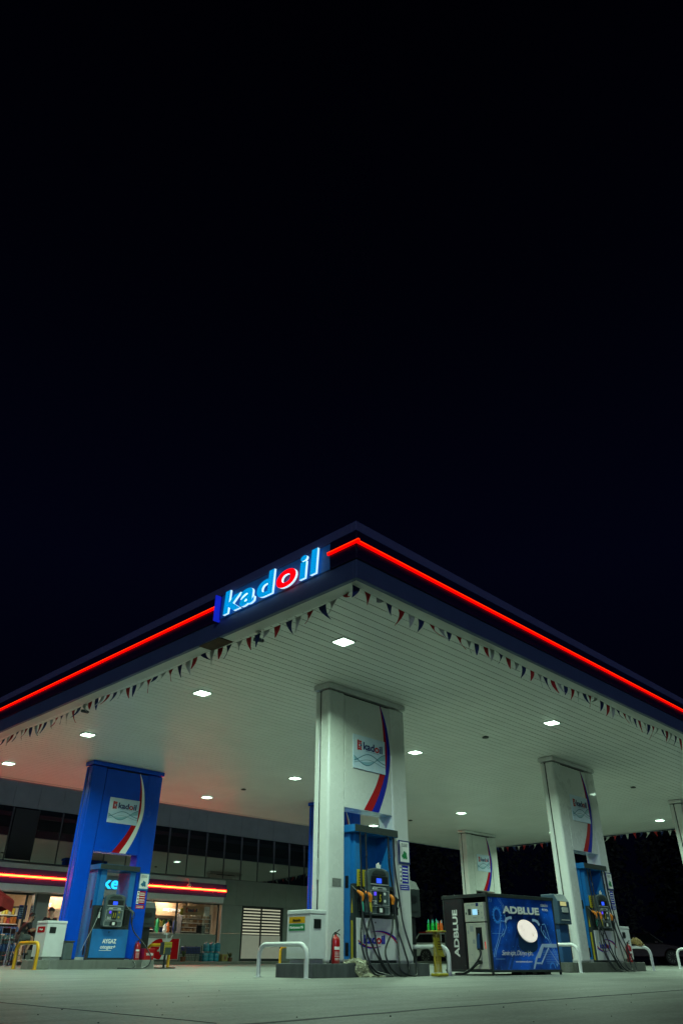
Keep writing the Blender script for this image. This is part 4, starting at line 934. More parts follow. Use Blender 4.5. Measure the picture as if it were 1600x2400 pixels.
def canbody(g, a, b):
    P = [(bx-.31, bz+.02), (bx-.31, bz-.26)]+[(bx-.01-.30*math.cos(math.pi*k/14), bz-.26-.13*math.sin(math.pi*k/14)) for k in range(1, 14)]+[(bx+.29, bz-.26), (bx+.29, bz-.05)]
    g.prism(P, AF, X, Z, NY, a, b)
dec('print_cylinder', M['art4'], canbody, .0032, .0048)
dec('print_cylinder_rim', M['pumpdark'], lambda g, a, b: g.ellipse(bx-.025, bz-.012, .315, .195, AF, X, Z, NY, a, b, 40, rot=-.28), .0078, .010)
dec('print_cylinder_edge', M['whitem'], lambda g, a, b: g.ellipse(bx-.012, bz-.012, .305, .188, AF, X, Z, NY, a, b, 40, rot=-.28), .0102, .0115)
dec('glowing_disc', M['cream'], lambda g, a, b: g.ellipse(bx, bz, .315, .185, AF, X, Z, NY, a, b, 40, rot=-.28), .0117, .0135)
dec('disc_mark', M['paving'], lambda g, a, b: [g.line2([(bx-.17, bz+.10), (bx-.18, bz+.03)], .008, AF, X, Z, NY, a, b), g.line2([(bx-.11, bz+.03), (bx-.13, bz-.01)], .008, AF, X, Z, NY, a, b), g.line2([(bx-.10, bz-.06), (bx-.11, bz-.11)], .006, AF, X, Z, NY, a, b), g.line2([(bx+.13, bz-.03), (bx+.17, bz-.09), (bx+.20, bz-.02)], .006, AF, X, Z, NY, a, b)], .0137, .0142)
abt('shadow_lettering', 'ADBLUE', (fx(.205), .0195-.0044, fz(.775)-.012), X, Z, fx(.775)-fx(.205), .14, M['art4'], bold=.045, depth=.002)
abt('front_lettering', 'ADBLUE', (fx(.20), .0195-.0066, fz(.775)), X, Z, fx(.77)-fx(.20), .135, M['whitem'], bold=.045, depth=.003)
abt('owner_lettering', 'KÖROĞLU', (fx(.81), .0195-.004, fz(.905)), X, Z, .24, .062, M['whitem'], bold=.02, depth=.002)
abt('owner_lettering', 'PETROL', (fx(.83), .0195-.004, fz(.84)), X, Z, .19, .045, M['whitem'], bold=.02, depth=.002)
abt('slogan_lettering', 'Senin için, Dünya için...', (fx(.13), .0195-.006, fz(.175)), X, Z, .98, .11, M['whitem'], bold=-.004, shear=.35, depth=.002, spacing=.85)
abt('web_lettering', 'www.smyrnaenerji.com.tr', (fx(.32), .0195-.006, fz(.09)), X, Z, .52, .042, M['whitem'], bold=.01, depth=.002)
# dispenser in the recess
g = MB(); g.box(-.012, .38, .10, .62, .91, 1.25); d1_ = ab(g, 'dispenser_head', M['beige'], bevel=.008)
g = MB(); g.box(.0, .38, .10, .62, .10, .89); ab(g, 'dispenser_body', M['beige'], bevel=.008)
SX = (-.0125, 0, 0); SX2 = (-.0005, 0, 0)
def qd(name, m_, rects, o_, d=.004):
    g = MB()
    for (a, b, c, e) in rects: g.prism([(a, c), (b, c), (b, e), (a, e)], o_, Y, Z, NX, 0, d)
    return ab(g, name, m_)
qd('dispenser_display', M['lcdw'], [(.27, .40, 1.03, 1.13)], SX)
qd('dispenser_module', M['pumpdark'], [(.44, .52, 1.03, 1.14), (.22, .255, 1.03, 1.05), (.22, .255, 1.06, 1.08), (.22, .255, 1.09, 1.11), (.555, .58, 1.04, 1.08)], SX)
qd('dispenser_label', M['inknavy'], [(.23, .30, 1.18, 1.24)], SX)
qd('dispenser_print', M['cap'], [(.33, .44, 1.20, 1.225), (.47, .50, 1.19, 1.225), (.52, .55, 1.19, 1.225), (.30, .40, .97, .99), (.27, .29, .93, .945), (.31, .33, .93, .945), (.35, .37, .93, .945), (.39, .41, .93, .945), (.43, .45, .93, .945), (.14, .17, .96, .99), (.14, .17, 1.05, 1.08), (.14, .17, 1.16, 1.19)], SX, .003)
qd('nozzle_recess', M['black'], [(.20, .36, .42, .81)], SX2, .004)
qd('warning_label', M['cap'], [(.42, .51, .74, .84), (.40, .46, .53, .60), (.55, .58, .70, .76), (.50, .525, .33, .35)], SX2, .003)
qd('louvre', M['cap'], [(.24, .27, .28-.02*k, .287-.02*k) for k in range(6)]+[(.42, .45, .28-.02*k, .287-.02*k) for k in range(6)]+[(.13, .58, .205, .209), (.13, .58, .86, .864)], SX2, .002)
qd('red_label', M['tail'], [(.125, .145, .44, .56)], SX2, .003)
g = MB(); g.tube([(-.02, .30, .45), (-.04, .28, .60), (-.03, .26, .70)], [.04, .035, .02], 10); nz = ab(g, 'nozzle', M['kioskb'], smooth=50)
g = MB(); g.tube(catmull([(-.02, .28, .47), (-.05, .25, .33), (-.12, .40, .14), (-.16, .60, .04), (-.12, .8, .03)], 8), .017, 8); ab(g, 'hose', M['rubber'], smooth=60)
g = MB(); g.tube(catmull([(-.015, .28, .22), (-.09, .33, .18), (-.14, .46, .08), (-.14, .62, .03), (-.10, .9, .022)], 8), .02, 8); g.tube([(-.01, .28, .22), (-.06, .28, .22)], .035, 10); ab(g, 'supply_hose', M['rubber'], smooth=60)
g = MB()
for (a, b) in ((.95, 1.1), (1.3, 1.45), (1.68, 1.9)): g.box(a, b, .1, .35, .002, ZB-.042)
ab(g, 'block', M['paving'])

# ---------------------------------------------------------------- shop building
YB = 30.0
sb = thing('shop_building', (18, YB, 0), 'two-storey grey panelled shop building behind the canopy with dark glass upper band', 'building')
XW0, XW1 = 2.0, 36.0; P0 = 12.18; DX = 1.04
g = MB()
xs = [XW0]+[P0+DX*k for k in range(-9, 22)]
xs = sorted(x for x in xs if XW0 <= x <= XW1)+[XW1]
for a, b in zip(xs, xs[1:]):
    if b-a < .1: continue
    g.box(a+.006, b-.006, YB+.02, YB+.08, 5.27, 6.6); g.box(a+.006, b-.006, YB+.02, YB+.08, 6.612, 7.4)
g.build('parapet_panels', M['clad'], sb)
g = MB(); g.box(XW0, XW1, YB+.09, YB+.4, 2.32, 7.38); g.build('wall', M['dark'], sb)
gl = MB()
xs2 = [P0+.12+DX*k for k in range(-9, 22)]
for a, b in zip(xs2, xs2[1:]): 
    if a > XW0: gl.prism([(YB-.012, 3.36), (YB+.0408, 5.25), (YB+.06, 5.25), (YB+.01, 3.36)], (a+.012, 0, 0), Y, Z, X, 0, b-a-.024)
gl.build('upper_window_band', M['winglass'], sb)
for a in xs2:
    if a > XW0: g = MB(); g.box(a-.011, a+.011, YB-.03, YB+.06, 3.36, 5.255); g.build('mullion', M['mullion'], sb)
g = MB(); g.box(12.35, 13.32, YB-.05, YB-.02, 3.42, 5.2); g.box(12.28, 13.27, YB-.02, YB+.0, 3.5, 5.1) if False else None
g.build('dark_window_bay', M['dark'], sb)
g = MB()
for a, b in zip(xs, xs[1:]):
    if b-a < .1: continue
    g.box(a+.006, b-.006, YB+.02, YB+.08, 2.32, 3.35)
g.build('spandrel_panels', M['cladlow'], sb)
g = MB(); g.box(22.85, 24.02, YB+.01, YB+.08, .10, 1.165); g.box(22.85, 24.02, YB+.01, YB+.08, 1.177, 2.31); g.box(26.6, XW1, YB+.01, YB+.08, .10, 2.31); g.build('ground_floor_panels', M['cladlow'], sb)
g = MB(); g.box(13.95, 14.45, YB-.05, YB+.3, .10, 2.31); g.build('pillar', M['cladlow'], sb)
g = MB(); g.box(13.86, 13.93, YB+.0, YB+.2, .10, 2.31); g.build('door_post', M['chrome'], sb)
# louvred window
w_ = MB(); 
for a, b in ((24.03, 24.09), (25.17, 25.23), (26.46, 26.58)): w_.box(a, b, YB-.01, YB+.09, .10, 2.31)
w_.box(24.09, 26.46, YB-.01, YB+.09, 2.26, 2.31); w_.box(24.09, 26.46, YB-.01, YB+.09, .10, .20)
lw = w_.build('window', M['mullion'], sb)
g = MB(); g.box(24.09, 25.17, YB+.03, YB+.04, .2, 1.12); g.box(25.23, 26.46, YB+.03, YB+.04, .2, 1.12); g.build('frosted_pane', M['frost'], lw)
g = MB()
for k in range(9):
    z_ = 1.16+.125*k; g.box(24.10, 25.16, YB+.03, YB+.036, z_, z_+.052); g.box(25.24, 26.42, YB+.03, YB+.036, z_, z_+.052)
g.build('blind_slats', M['blind'], lw)
g = MB(); g.box(24.09, 26.46, YB+.07, YB+.08, 1.12, 2.26); g.build('dark_backing', M['dark'], lw)
# shop fascia
g = MB(); g.box(XW0, 22.34, 29.25, YB+.02, 3.05, 3.22); g.box(XW0, 22.30, 29.25, YB+.02, 2.31, 2.545); g.build('fascia_trim', M['white2'], sb, bevel=.006)
g = MB(); g.box(XW0, 15.30, 29.2, YB, 2.548, 3.047); g.box(17.75, 22.38, 29.2, YB, 2.548, 3.047); g.build('purple_fascia', M['purple'], sb)
g = MB(); g.box(15.302, 17.748, 29.22, YB, 2.546, 3.048); g.build('grey_sign_board', M['clad'], sb)
for a, b in ((XW0, 15.25), (17.8, 22.33)):
    g = MB(); g.box(a, b, 29.15, 29.198, 2.755, 2.825); g.build('red_light_tube', M['neonlow'], sb)
    g = MB(); g.box(a, b, 29.142, 29.149, 2.778, 2.802); g.build('light_tube_core', M['neoncore'], sb)
text('shop_sign_lettering', 'market', (14.93, 29.21, 2.57), X, Z, 2.25, .45, M['cyan'], sb, bold=.022, depth=.018, spacing=1.05)
g = MB(); g.lathe([(.09, 0), (.09, .05), (.075, .10), (.03, .14), (0, .15)], (20.2, 29.02, 2.83), 16); g.tube([(20.2, 29.02, 2.95), (20.2, 29.1, 3.15), (20.2, 29.3, 3.2)], .02, 8); o = g.build('dome_camera', M['white2'], None, smooth=40); put_origin(o, (20.2, 29.1, 2.9)); tag(o, 'white dome camera over the red line of the shop fascia', 'camera')
g = MB(); g.box(22.5, 22.65, YB-.15, YB+.018, 2.35, 2.62); g.tube([(22.75, YB, 2.75), (22.75, YB-.12, 2.72), (22.9, YB-.12, 2.70)], .02, 6); g.build('wall_horn', M['pumpdark'], sb)
# shop interior shell
g = MB(); g.box(XW0, 24.8, 36.0, 36.1, .1, 2.9); g.box(XW0-.1, XW0, YB+.1, 36.1, .1, 2.9); g.box(24.7, 24.8, YB+.1, 36, .1, 2.9); g.build('interior_wall', M['warmwall'], sb)
g = MB(); g.box(XW0, 24.7, YB+.1, 36, .09, .11); g.build('interior_floor', M['floor_in'], sb)
g = MB(); g.box(XW0, 24.7, YB+.1, 36, 2.75, 2.8); g.build('interior_ceiling', M['warmwall'], sb)
g = MB(); g.box(XW0, 13.85, YB+.02, YB+.03, .12, 2.3); g.box(14.47, 22.6, YB+.02, YB+.03, .12, 2.3); g.build('shop_glazing', M['glass'], sb)
g = MB()
for x_ in (9.0, 11.2, 13.55, 17.0, 18.2, 20.36, 22.62): g.box(x_-.04, x_+.04, YB-.01, YB+.018, .10, 2.30)
g.box(XW0, 13.8, YB-.01, YB+.018, 2.24, 2.305); g.box(14.47, 22.58, YB-.01, YB+.018, 2.27, 2.305); g.build('window_frames', M['mullion'], sb)
g = MB(); g.box(18.9, 22.58, YB-.02, YB+.015, .10, 1.10); g.build('window_lower_panel', M['cladlow'], sb)
for x_, y_ in ((12.9, 31.6), (12.9, 34), (9.5, 32.5), (16.2, 32.5), (19.2, 31.3), (19.2, 34), (21.6, 32.6)):
    lt = thing('shop_ceiling_light', (x_, y_, 2.75), 'panel lamp in the shop ceiling at %s' % {(12.9, 31.6): 'the left shop window', (12.9, 34): 'the back of the left shop room', (9.5, 32.5): 'the left border', (16.2, 32.5): 'the part hidden by the blue column', (19.2, 31.3): 'the upper left corner of the right shop window', (19.2, 34): 'the back wall', (21.6, 32.6): 'the cigarette shelf'}[(x_, y_)], 'ceiling lamp', 'lamps in the shop ceiling')
    g = MB(); g.box(x_-.32, x_+.32, y_-.32, y_+.32, 2.715, 2.735); g.build('diffuser', M['shoplight'], lt)
    g = MB(); rect_ring(g, x_-.36, x_+.36, y_-.36, y_+.36, .038, 2.71, 2.748); g.build('frame', M['white2'], lt)
# headers with words
def header(x0, x1, y, z0, z1, m_, lb, words):
    tt = thing('wall_header', ((x0+x1)/2, y, z0), lb, 'sign', 'header boards over the shelves')
    g = MB(); g.box(x0, x1, y, y+.06, z0, z1); g.build('board', m_, tt)
    for w, x, z, wd, h, mm, rc in words: text('board_lettering', w, (x, y-.002, z), X, Z, wd, h, mm, tt, bold=.025, depth=.004, **({'redchar': rc, 'm2': M['inkred']} if rc is not None else {}))
    return tt
header(12.4, 14.95, 33.0, 1.97, 2.42, M['tan'], 'tan header board over the left snack shelf ending in a letter K', [('YİYECEK - İÇECEK', 12.6, 2.1, 1.6, .14, M['whitem'], None)])
header(15.2, 17.0, 33.0, 1.97, 2.42, M['tan'], 'tan header board lettered KAHVE left of the blue column', [('KAHVE', 15.42, 2.05, .60, .13, M['whitem'], None)])
header(20.9, 22.9, 33.0, 1.92, 2.45, M['tan'], 'tan header board lettered as a snack aisle in the right shop window', [('ATIŞTIRMALIK', 21.62, 2.07, 1.1, .15, M['whitem'], None)])
kh = header(22.95, 24.3, 32.9, 1.93, 2.5, mat('peach_board', (.5, .33, .2), .5), 'peach header board over the cigarette shelf', [('kadoil', 23.1, 2.1, .4, .12, M['inknavy'], 3)])
kh2 = thing('hanging_sign', (20.9, 30.6, 1.85), 'peach hanging board with the red and navy logo inside the right shop window', 'sign')
g = MB(); g.box(21.08, 22.28, 30.6, 30.63, 1.86, 2.22); g.build('board', mat('peach_board', (.52, .34, .2), .5), kh2)
g = MB(); g.box(21.26, 21.30, 30.594, 30.599, 1.96, 2.14); g.box(21.30, 21.38, 30.594, 30.599, 2.11, 2.14); g.box(21.30, 21.38, 30.594, 30.599, 1.96, 1.985); g.build('emblem', M['inkred'], kh2)
text('board_lettering', 'kadoil', (21.40, 30.598, 1.99), X, Z, .48, .13, M['inknavy'], kh2, bold=.03, depth=.004, redchar=3, m2=M['inkred'])
g = MB(); g.box(22.285, 22.57, 30.60, 30.63, 1.84, 2.22); g.build('pale_board', M['white2'], kh2); 
text('board_lettering', 'Hoşgeldiniz', (22.30, 30.598, 2.05), X, Z, .25, .05, M['cap'], kh2, bold=.02, depth=.003)
t = thing('price_tag', (20.68, 30.3, 1.86), 'yellow card hanging in the right shop window', 'card'); g = MB(); g.box(20.76, 20.90, 30.3, 30.31, 1.84, 2.10); g.build('card', M['yellow'], t); text('card_lettering', '?', (20.81, 30.298, 1.99), X, Z, .04, .08, M['black'], t, bold=.03, depth=.003)
# shelves and goods
def shelf_unit(x0, x1, y, zs, lb, h=.2, back=True, z0=.12, zt=None):
    tt = thing('shelf_unit', ((x0+x1)/2, y+.2, z0), lb, 'shelf')
    g = MB(); g.box(x0, x1, y+.36, y+.40, z0, (zt or zs[-1]+.35)); g.box(x0-.04, x0, y, y+.4, z0, (zt or zs[-1]+.35)); g.box(x1, x1+.04, y, y+.4, z0, (zt or zs[-1]+.35)); g.build('shelf_case', M['shelfd'], tt)
    for z_ in zs: g = MB(); g.box(x0, x1, y, y+.358, z_-.03, z_); g.build('shelf_board', M['shelf'], tt)
    return tt
def goods(x0, x1, y, z, n, hmin, hmax, where, cols, kind='snack packet', wfill=.85):
    rg = random.Random(int(x0*100+z*1000)); w = (x1-x0)/n
    for k in range(n):
        c = rg.choice(cols); h = rg.uniform(hmin, hmax); xx = x0+w*(k+.5)
        g = MB(); g.prism([(-w*wfill/2, 0), (w*wfill/2, 0), (w*wfill/2*.86, h*.15), (w*wfill/2*.96, h*.85), (w*wfill/2*.8, h), (-w*wfill/2*.9, h), (-w*wfill/2, h*.8), (-w*wfill/2*.88, h*.2)], (xx, y+.02, z), X, Z, Y, 0, .08)
        o = g.build(kind.replace(' ', '_'), GOODS[c], None, bevel=0); put_origin(o, (xx, y+.06, z))
        tag(o, '%s among the rows %s' % (kind, where), kind.split()[-1], 'goods '+where)
s1 = shelf_unit(12.4, 14.5, 32.5, [.5, .95, 1.37, 1.68], 'shelf of bright snack packets in the left shop window', zt=2.0)
goods(12.45, 14.45, 32.5, 1.681, 15, .17, .25, 'on the top shelf of the left shop window', [0, 0, 6, 1, 3])
goods(12.45, 14.45, 32.5, 1.371, 15, .17, .25, 'on the middle shelf of the left shop window', [0, 6, 3, 1, 2, 7])
goods(12.45, 14.45, 32.5, .951, 12, .2, .28, 'on the low shelf of the left shop window', [2, 4, 7, 3])
s2 = shelf_unit(22.3, 23.9, 32.3, [1.28, 1.46, 1.64, 1.82], 'white shelf rows of small boxes behind the shop counter', zt=2.0)
s2b = shelf_unit(21.5, 22.6, 33.6, [1.25, 1.5], 'low dark shelf with coloured goods in the middle of the right shop window', zt=1.85)
for z_, nm in ((1.281, 'lowest'), (1.461, 'second'), (1.641, 'third'), (1.821, 'top')): goods(22.35, 23.85, 32.3, z_, 13, .10, .13, 'on the %s row behind the shop counter' % nm, [3, 3, 7, 7], 'cigarette box', .9)
goods(21.55, 22.55, 33.6, 1.501, 7, .2, .28, 'on the upper board of the dark shelf', [1, 4, 5, 6]); goods(21.55, 22.55, 33.6, 1.251, 7, .15, .2, 'on the lower board of the dark shelf', [3, 4, 2])
s3 = shelf_unit(19.4, 21.4, 33.3, [.6, 1.0, 1.35, 1.62], 'dark shelf of goods at the left of the right shop window', zt=1.95)
goods(19.45, 21.35, 33.3, 1.621, 9, .15, .26, 'on the upper row behind the right shop window', [1, 3, 5, 4]); goods(19.45, 21.35, 33.3, 1.351, 10, .15, .22, 'on the middle row behind the right shop window', [3, 2, 6, 7])
t = thing('shop_counter', (21, 31.4, .12), 'shop counter inside the right shop window', 'counter'); g = MB(); g.box(19.2, 23.2, 31.15, 31.7, .11, 1.12); g.build('counter_body', M['cladlow'], t); g = MB(); g.box(19.15, 23.25, 31.1, 31.75, 1.122, 1.16); g.build('counter_top', M['shelf'], t)
t = thing('monitor', (22.1, 31.3, 1.16), 'dark till monitor on the shop counter', 'monitor'); g = MB(); g.box(22.38, 22.85, 31.2, 31.24, 1.2, 1.5); g.build('screen', M['black'], t, bevel=.008); g = MB(); g.box(22.57, 22.65, 31.24, 31.3, 1.162, 1.3); g.build('stand', M['black'], t)
for k, (x_, c, h_) in enumerate(((20.35, 'greenp', .58), (20.85, 'orangeb', .42), (21.15, 'inknavy', .55), (20.6, 'whitem', .34))):
    g = MB(); rg = random.Random(k)
    g.lathe([(.05, 0), (.11, h_*.3), (.07, h_*.55), (.09, h_*.75), (.02, h_)], (x_, 31.35-.08*k, 1.161), 10); o = g.build('promotional_figure', M[c], None, smooth=50); put_origin(o, (x_, 31.35, 1.16)); tag(o, ('green', 'orange', 'dark blue', 'white')[k]+' shaped item standing on the shop counter behind the glass', 'item', 'items on the shop counter')
t = thing('window_poster', (13.05, 30.2, 1.4), 'dark blue poster on a stand inside the left shop window', 'poster'); g = MB(); g.box(13.48, 13.80, 30.35, 30.37, 1.45, 1.92); g.build('sheet', M['inknavy'], t); g = MB(); scribble(g, (13.52, 30.349, 1.52), X, Z, NY, .24, .33, 5, .002, 3); g.build('print', M['paleb'], t)

# ---------------------------------------------------------------- things in front of the shop
def jug(x, y, z, lb):
    t = thing('water_jug', (x, y, z), lb, 'water jug', 'stacked blue water jugs')
    g = MB(); g.lathe([(.12, 0), (.135, .02), (.135, .12), (.128, .135), (.135, .15), (.135, .26), (.09, .315), (.035, .33)], (x, y, z), 18); g.build('jug_body', M['jug'], t, smooth=40)
    g = MB(); g.lathe([(.03, .331), (.03, .35)], (x, y, z), 12); g.build('jug_cap', M['whitem'], t)
P_ = [('bottom', .102, (21.3, 21.58, 21.86)), ('upper', .455, (21.32, 21.62, 21.9))]
for rn, z_, xs_ in P_:
    for k, x_ in enumerate(xs_): jug(x_, 28.9, z_, '%s blue water jug in the %s row by the shop wall' % (('left', 'middle', 'right')[k], rn))
for k in range(3): jug(21.4+.27*k, 29.25, .102, 'blue water jug in the hidden row behind the stack, number %s from the left' % ('one', 'two', 'three')[k])
t = thing('chest_freezer', (18.9, 29.0, .1), 'white chest freezer with red and floral front beside the blue column', 'freezer')
g = MB(); g.box(18.05, 19.85, 28.75, 29.35, .16, .90); g.build('freezer_body', M['white2'], t, bevel=.02); g = MB(); g.box(18.03, 19.87, 28.73, 29.37, .903, .97); g.build('lid', M['cladlow'], t, bevel=.01)
g = MB(); A = []; B = []
for k in range(15): a = R(90+180*k/14); A.append((18.95+.55*math.cos(a), .53+.36*math.sin(a))); B.append((18.95+.18*math.cos(a)+.1, .53+.20*math.sin(a)))
g.ribbon(A, B, (0, 28.7485, 0), X, Z, NY, 0, .003); g.prism([(19.35, .18), (19.80, .18), (19.80, .89), (19.45, .89), (19.25, .7)], (0, 28.7485, 0), X, Z, NY, 0, .003); g.build('red_print', M['redm'], t)
g = MB(); rg = random.Random(4)
for k in range(26):
    cx_, cz_ = 19.15+rg.gauss(0, .16), .56+rg.gauss(0, .11); g.ellipse(cx_, cz_, .05, .035, (0, 28.745, 0), X, Z, NY, .0003*k, .002+.0003*k, 8, rot=rg.random()*3)
g.build('floral_print', M['flower'], t)
# wire baskets / crates
t = thing('wire_basket', (20.5, 28.9, .1), 'dark wire basket with folded goods by the shop wall', 'basket')
g = MB()
for k in range(12): x_ = 20.1+.85*k/11; g.box(x_-.006, x_+.006, 28.7, 28.712, .14, .62)
for k in range(6): z_ = .14+.08*k; g.box(20.1, 20.96, 28.695, 28.705, z_, z_+.012)
for x_ in (20.1, 20.95): g.box(x_-.012, x_+.012, 28.69, 28.72, .1, .66); g.box(x_-.012, x_+.012, 29.1, 29.13, .1, .66)
for k in range(6): z_ = .14+.08*k; g.box(20.1, 20.96, 29.11, 29.12, z_, z_+.012)
g.build('wire_frame', M['wire'], t)
g = MB(); g.box(20.13, 20.92, 28.73, 29.09, .36, .63); g.build('folded_goods', M['inknavy'], t, bevel=.04)
t = thing('storage_box', (22.2, 28.8, .1), 'yellow-brown box right of the blue water jugs', 'box'); g = MB(); g.box(22.02, 22.32, 28.65, 28.95, .102, .36); g.build('box_body', mat('mustard_card', (.22, .19, .05), .6, var=.3), t, bevel=.01); g = MB(); g.ellipse(22.17, .23, .06, .07, (0, 28.648, 0), X, Z, NY, 0, .003, 14); g.build('box_print', M['brownpot'], t)
def plant(x, y, z, h, r, n, lb, pot=True, seed=1, leafm='leaf', w=.02):
    t = thing('potted_plant', (x, y, z), lb, 'plant'); rg = random.Random(seed)
    if pot: g = MB(); g.lathe([(r*.45, 0), (r*.6, h*.35), (r*.62, h*.37)], (x, y, z), 14); g.build('pot', M['brownpot'], t, smooth=40)
    g = MB()
    for k in range(n):
        a = rg.uniform(0, 6.28); l = rg.uniform(.5, 1)*r; zz = rg.uniform(.6, 1)*h; b_ = Vector((x, y, z+h*.3)); e = Vector((x+l*math.cos(a), y+l*math.sin(a), z+zz)); md = b_.lerp(e, .5)+Z*h*.15
        s_ = Vector((-math.sin(a), math.cos(a), 0))*w
        v = [g.bm.verts.new(p) for p in (b_, md+s_, e, md-s_)]; g.bm.faces.new(v)
    g.build('foliage', M[leafm], t)
plant(22.5, 28.75, .1, .38, .2, 26, 'small leafy plant at the foot of the shop wall', seed=2)
plant(19.98, 28.6, .1, .45, .2, 22, 'brown pot with sparse plant between freezer and wire basket', seed=5)
# squeegee stand by the right yellow guard
t = thing('squeegee_stand', (13.12, 19.66, 0), 'dark post with yellow striped bucket and squeegee handles by the right yellow guard', 'stand')
g = MB(); g.box(12.92, 13.40, 19.5, 19.82, .004, .03); g.build('base', M['black'], t); g = MB(); g.box(13.10, 13.14, 19.64, 19.68, .03, .32); g.build('post', M['black'], t)
g = MB(); g.box(13.0, 13.24, 19.56, 19.76, .32, .62); g.build('bucket', M['pumpdark'], t, bevel=.01)
g = MB()
for k in range(4): g.box(12.995+.0, 13.245, 19.553, 19.5595, .50+.035*k, .52+.035*k)
for k in range(4): g.prism([(.0, .0), (.03, .02), (.03, .045), (0, .025)], (13.0, 19.5595, .34+.04*k), X, Z, NY, 0, .006)
g.build('yellow_stripes', M['yellow'], t)
g = MB(); g.tube([(13.1, 19.66, .55), (13.05, 19.6, .84)], .01, 6); g.tube([(13.14, 19.66, .55), (13.28, 19.62, .80)], .01, 6); g.tube([(13.16, 19.69, .55), (13.13, 19.7, .86)], .01, 6); g.box(12.98, 13.12, 19.59, 19.62, .80, .83); g.build('squeegee', M['cap'], t)
# stacked water packs and umbrella at far left
PK = [('top', .98, 'waterpk', 'dark blue'), ('second', .72, 'waterpk2', 'pale'), ('third', .46, 'waterpk', 'dark blue'), ('bottom', .20, 'waterpk2', 'pale')]
for nm, z_, mm, cc in PK:
    for k in range(3):
        x0_ = 11.45+.52*k; tt = thing('bottled_water_pack', (x0_+.25, 28.9, z_-.06), '%s row %s shrink-wrapped water pack, %s, at the left shop window' % (nm, cc, ('left', 'middle', 'right')[k]), 'water pack', 'water packs stacked outside the shop')
        g = MB()
        for i in range(4):
            for j in range(2): g.lathe([(.058, 0), (.06, .01), (.06, .17), (.025, .22), (.018, .24)], (x0_+.06+.122*i, 28.85+.122*j, z_-.058), 10)
        g.build('bottles', M[mm], tt, smooth=50)
t = thing('pallet', (11.8, 28.95, .1), 'low wooden pallet under the water packs', 'pallet'); g = MB()
for k in range(5): g.box(11.4, 13.1, 28.75+.09*k, 28.82+.09*k, .12, .14)
g.box(11.4, 11.5, 28.75, 29.2, .1, .12); g.box(13.0, 13.1, 28.75, 29.2, .1, .12); g.build('pallet_boards', M['brownpot'], t)
t = thing('parasol', (10.55, 26.9, 0), 'red cloth parasol at the left border of the picture', 'parasol')
g = MB(); n_ = 10; cz = 2.32; V = []
for j in range(5):
    f = j/4; V.append([g.bm.verts.new((10.55+1.12*f*math.cos(2*math.pi*k/n_), 26.9+1.12*f*math.sin(2*math.pi*k/n_), cz-.42*f**1.3-(.10 if (k % 2 and j > 2) else 0)*f)) for k in range(n_)])
for a, b in zip(V, V[1:]):
    for k in range(n_): g.bm.faces.new((a[k], a[(k+1) % n_], b[(k+1) % n_], b[k]))
V2 = [g.bm.verts.new(v.co-Z*.28+Vector((0, 0, -.04*(k % 2)))) for k, v in enumerate(V[-1])]
for k in range(n_): g.bm.faces.new((V[-1][k], V[-1][(k+1) % n_], V2[(k+1) % n_], V2[k]))
o = g.build('parasol_cloth', M['umbrella'], t); s_ = o.modifiers.new('thick', 'SOLIDIFY'); s_.thickness = .006
g = MB(); g.tube([(10.55, 26.9, .02), (10.55, 26.9, 2.36)], .022, 10); g.build('pole', M['chrome'], t)
g = MB(); g.lathe([(.25, 0), (.25, .05), (.05, .09)], (10.55, 26.9, .003), 20); g.build('foot', M['paving'], t)

# bar chairs, table, people
def stool(x, y, rz, lb):
    t = thing('bar_chair', (x, y, 0), lb, 'chair', 'metal bar chairs by the shop')
    def rp(a, b, z): c, s_ = math.cos(rz), math.sin(rz); return (x+a*c-b*s_, y+a*s_+b*c, z)
    for a, b in ((-.2, -.2), (.2, -.2), (-.2, .2), (.2, .2)):
        top = 1.06 if a < 0 else .70
        g = MB(); g.tube([rp(a*1.15, b*1.1, .003), rp(a*.9, b*.9, .70)]+([rp(a*1.15, b*.9, top)] if a < 0 else []), .011, 7); g.build('leg', M['chrome'], t)
    g = MB(); g.tube([rp(-.2, -.2, .28), rp(.2, -.2, .28), rp(.2, .2, .28), rp(-.2, .2, .28), rp(-.2, -.2, .28)], .009, 6); g.build('foot_rail', M['chrome'], t)
    g = MB(); c = [rp(-.19, -.19, 0), rp(.19, -.19, 0), rp(.19, .19, 0), rp(-.19, .19, 0)]; g.prism([(p[0], p[1]) for p in c], (0, 0, 0), X, Y, Z, .70, .735); g.build('seat', M['black'], t, bevel=.01)
    g = MB(); c = [rp(-.225, -.17, 0), rp(-.205, -.17, 0), rp(-.205, .17, 0), rp(-.225, .17, 0)]; g.prism([(p[0], p[1]) for p in c], (0, 0, 0), X, Y, Z, .90, 1.05); g.build('backrest', M['black'], t, bevel=.008)
    return t
stool(12.32, 27.3, .0, 'metal bar chair the man in the black shirt sits on')
stool(11.75, 26.6, .3, 'empty metal bar chair left of the seated man')
stool(11.6, 27.6, -.2, 'metal bar chair beside the water packs')
t = thing('bar_table', (13.1, 27.4, 0), 'high dark table with red top the seated man leans on', 'table')
g = MB(); g.box(12.78, 13.5, 27.05, 27.75, .98, 1.02); g.build('table_top', M['woodtop'], t, bevel=.01)
for a, b in ((12.84, 27.11), (13.44, 27.11), (12.84, 27.69), (13.44, 27.69)): g = MB(); g.box(a-.03, a+.03, b-.03, b+.03, .003, .979); g.build('leg', M['black'], t)
g = MB(); g.box(12.86, 13.42, 27.13, 27.67, .45, .97); g.build('table_skirt', M['pumpdark'], t)
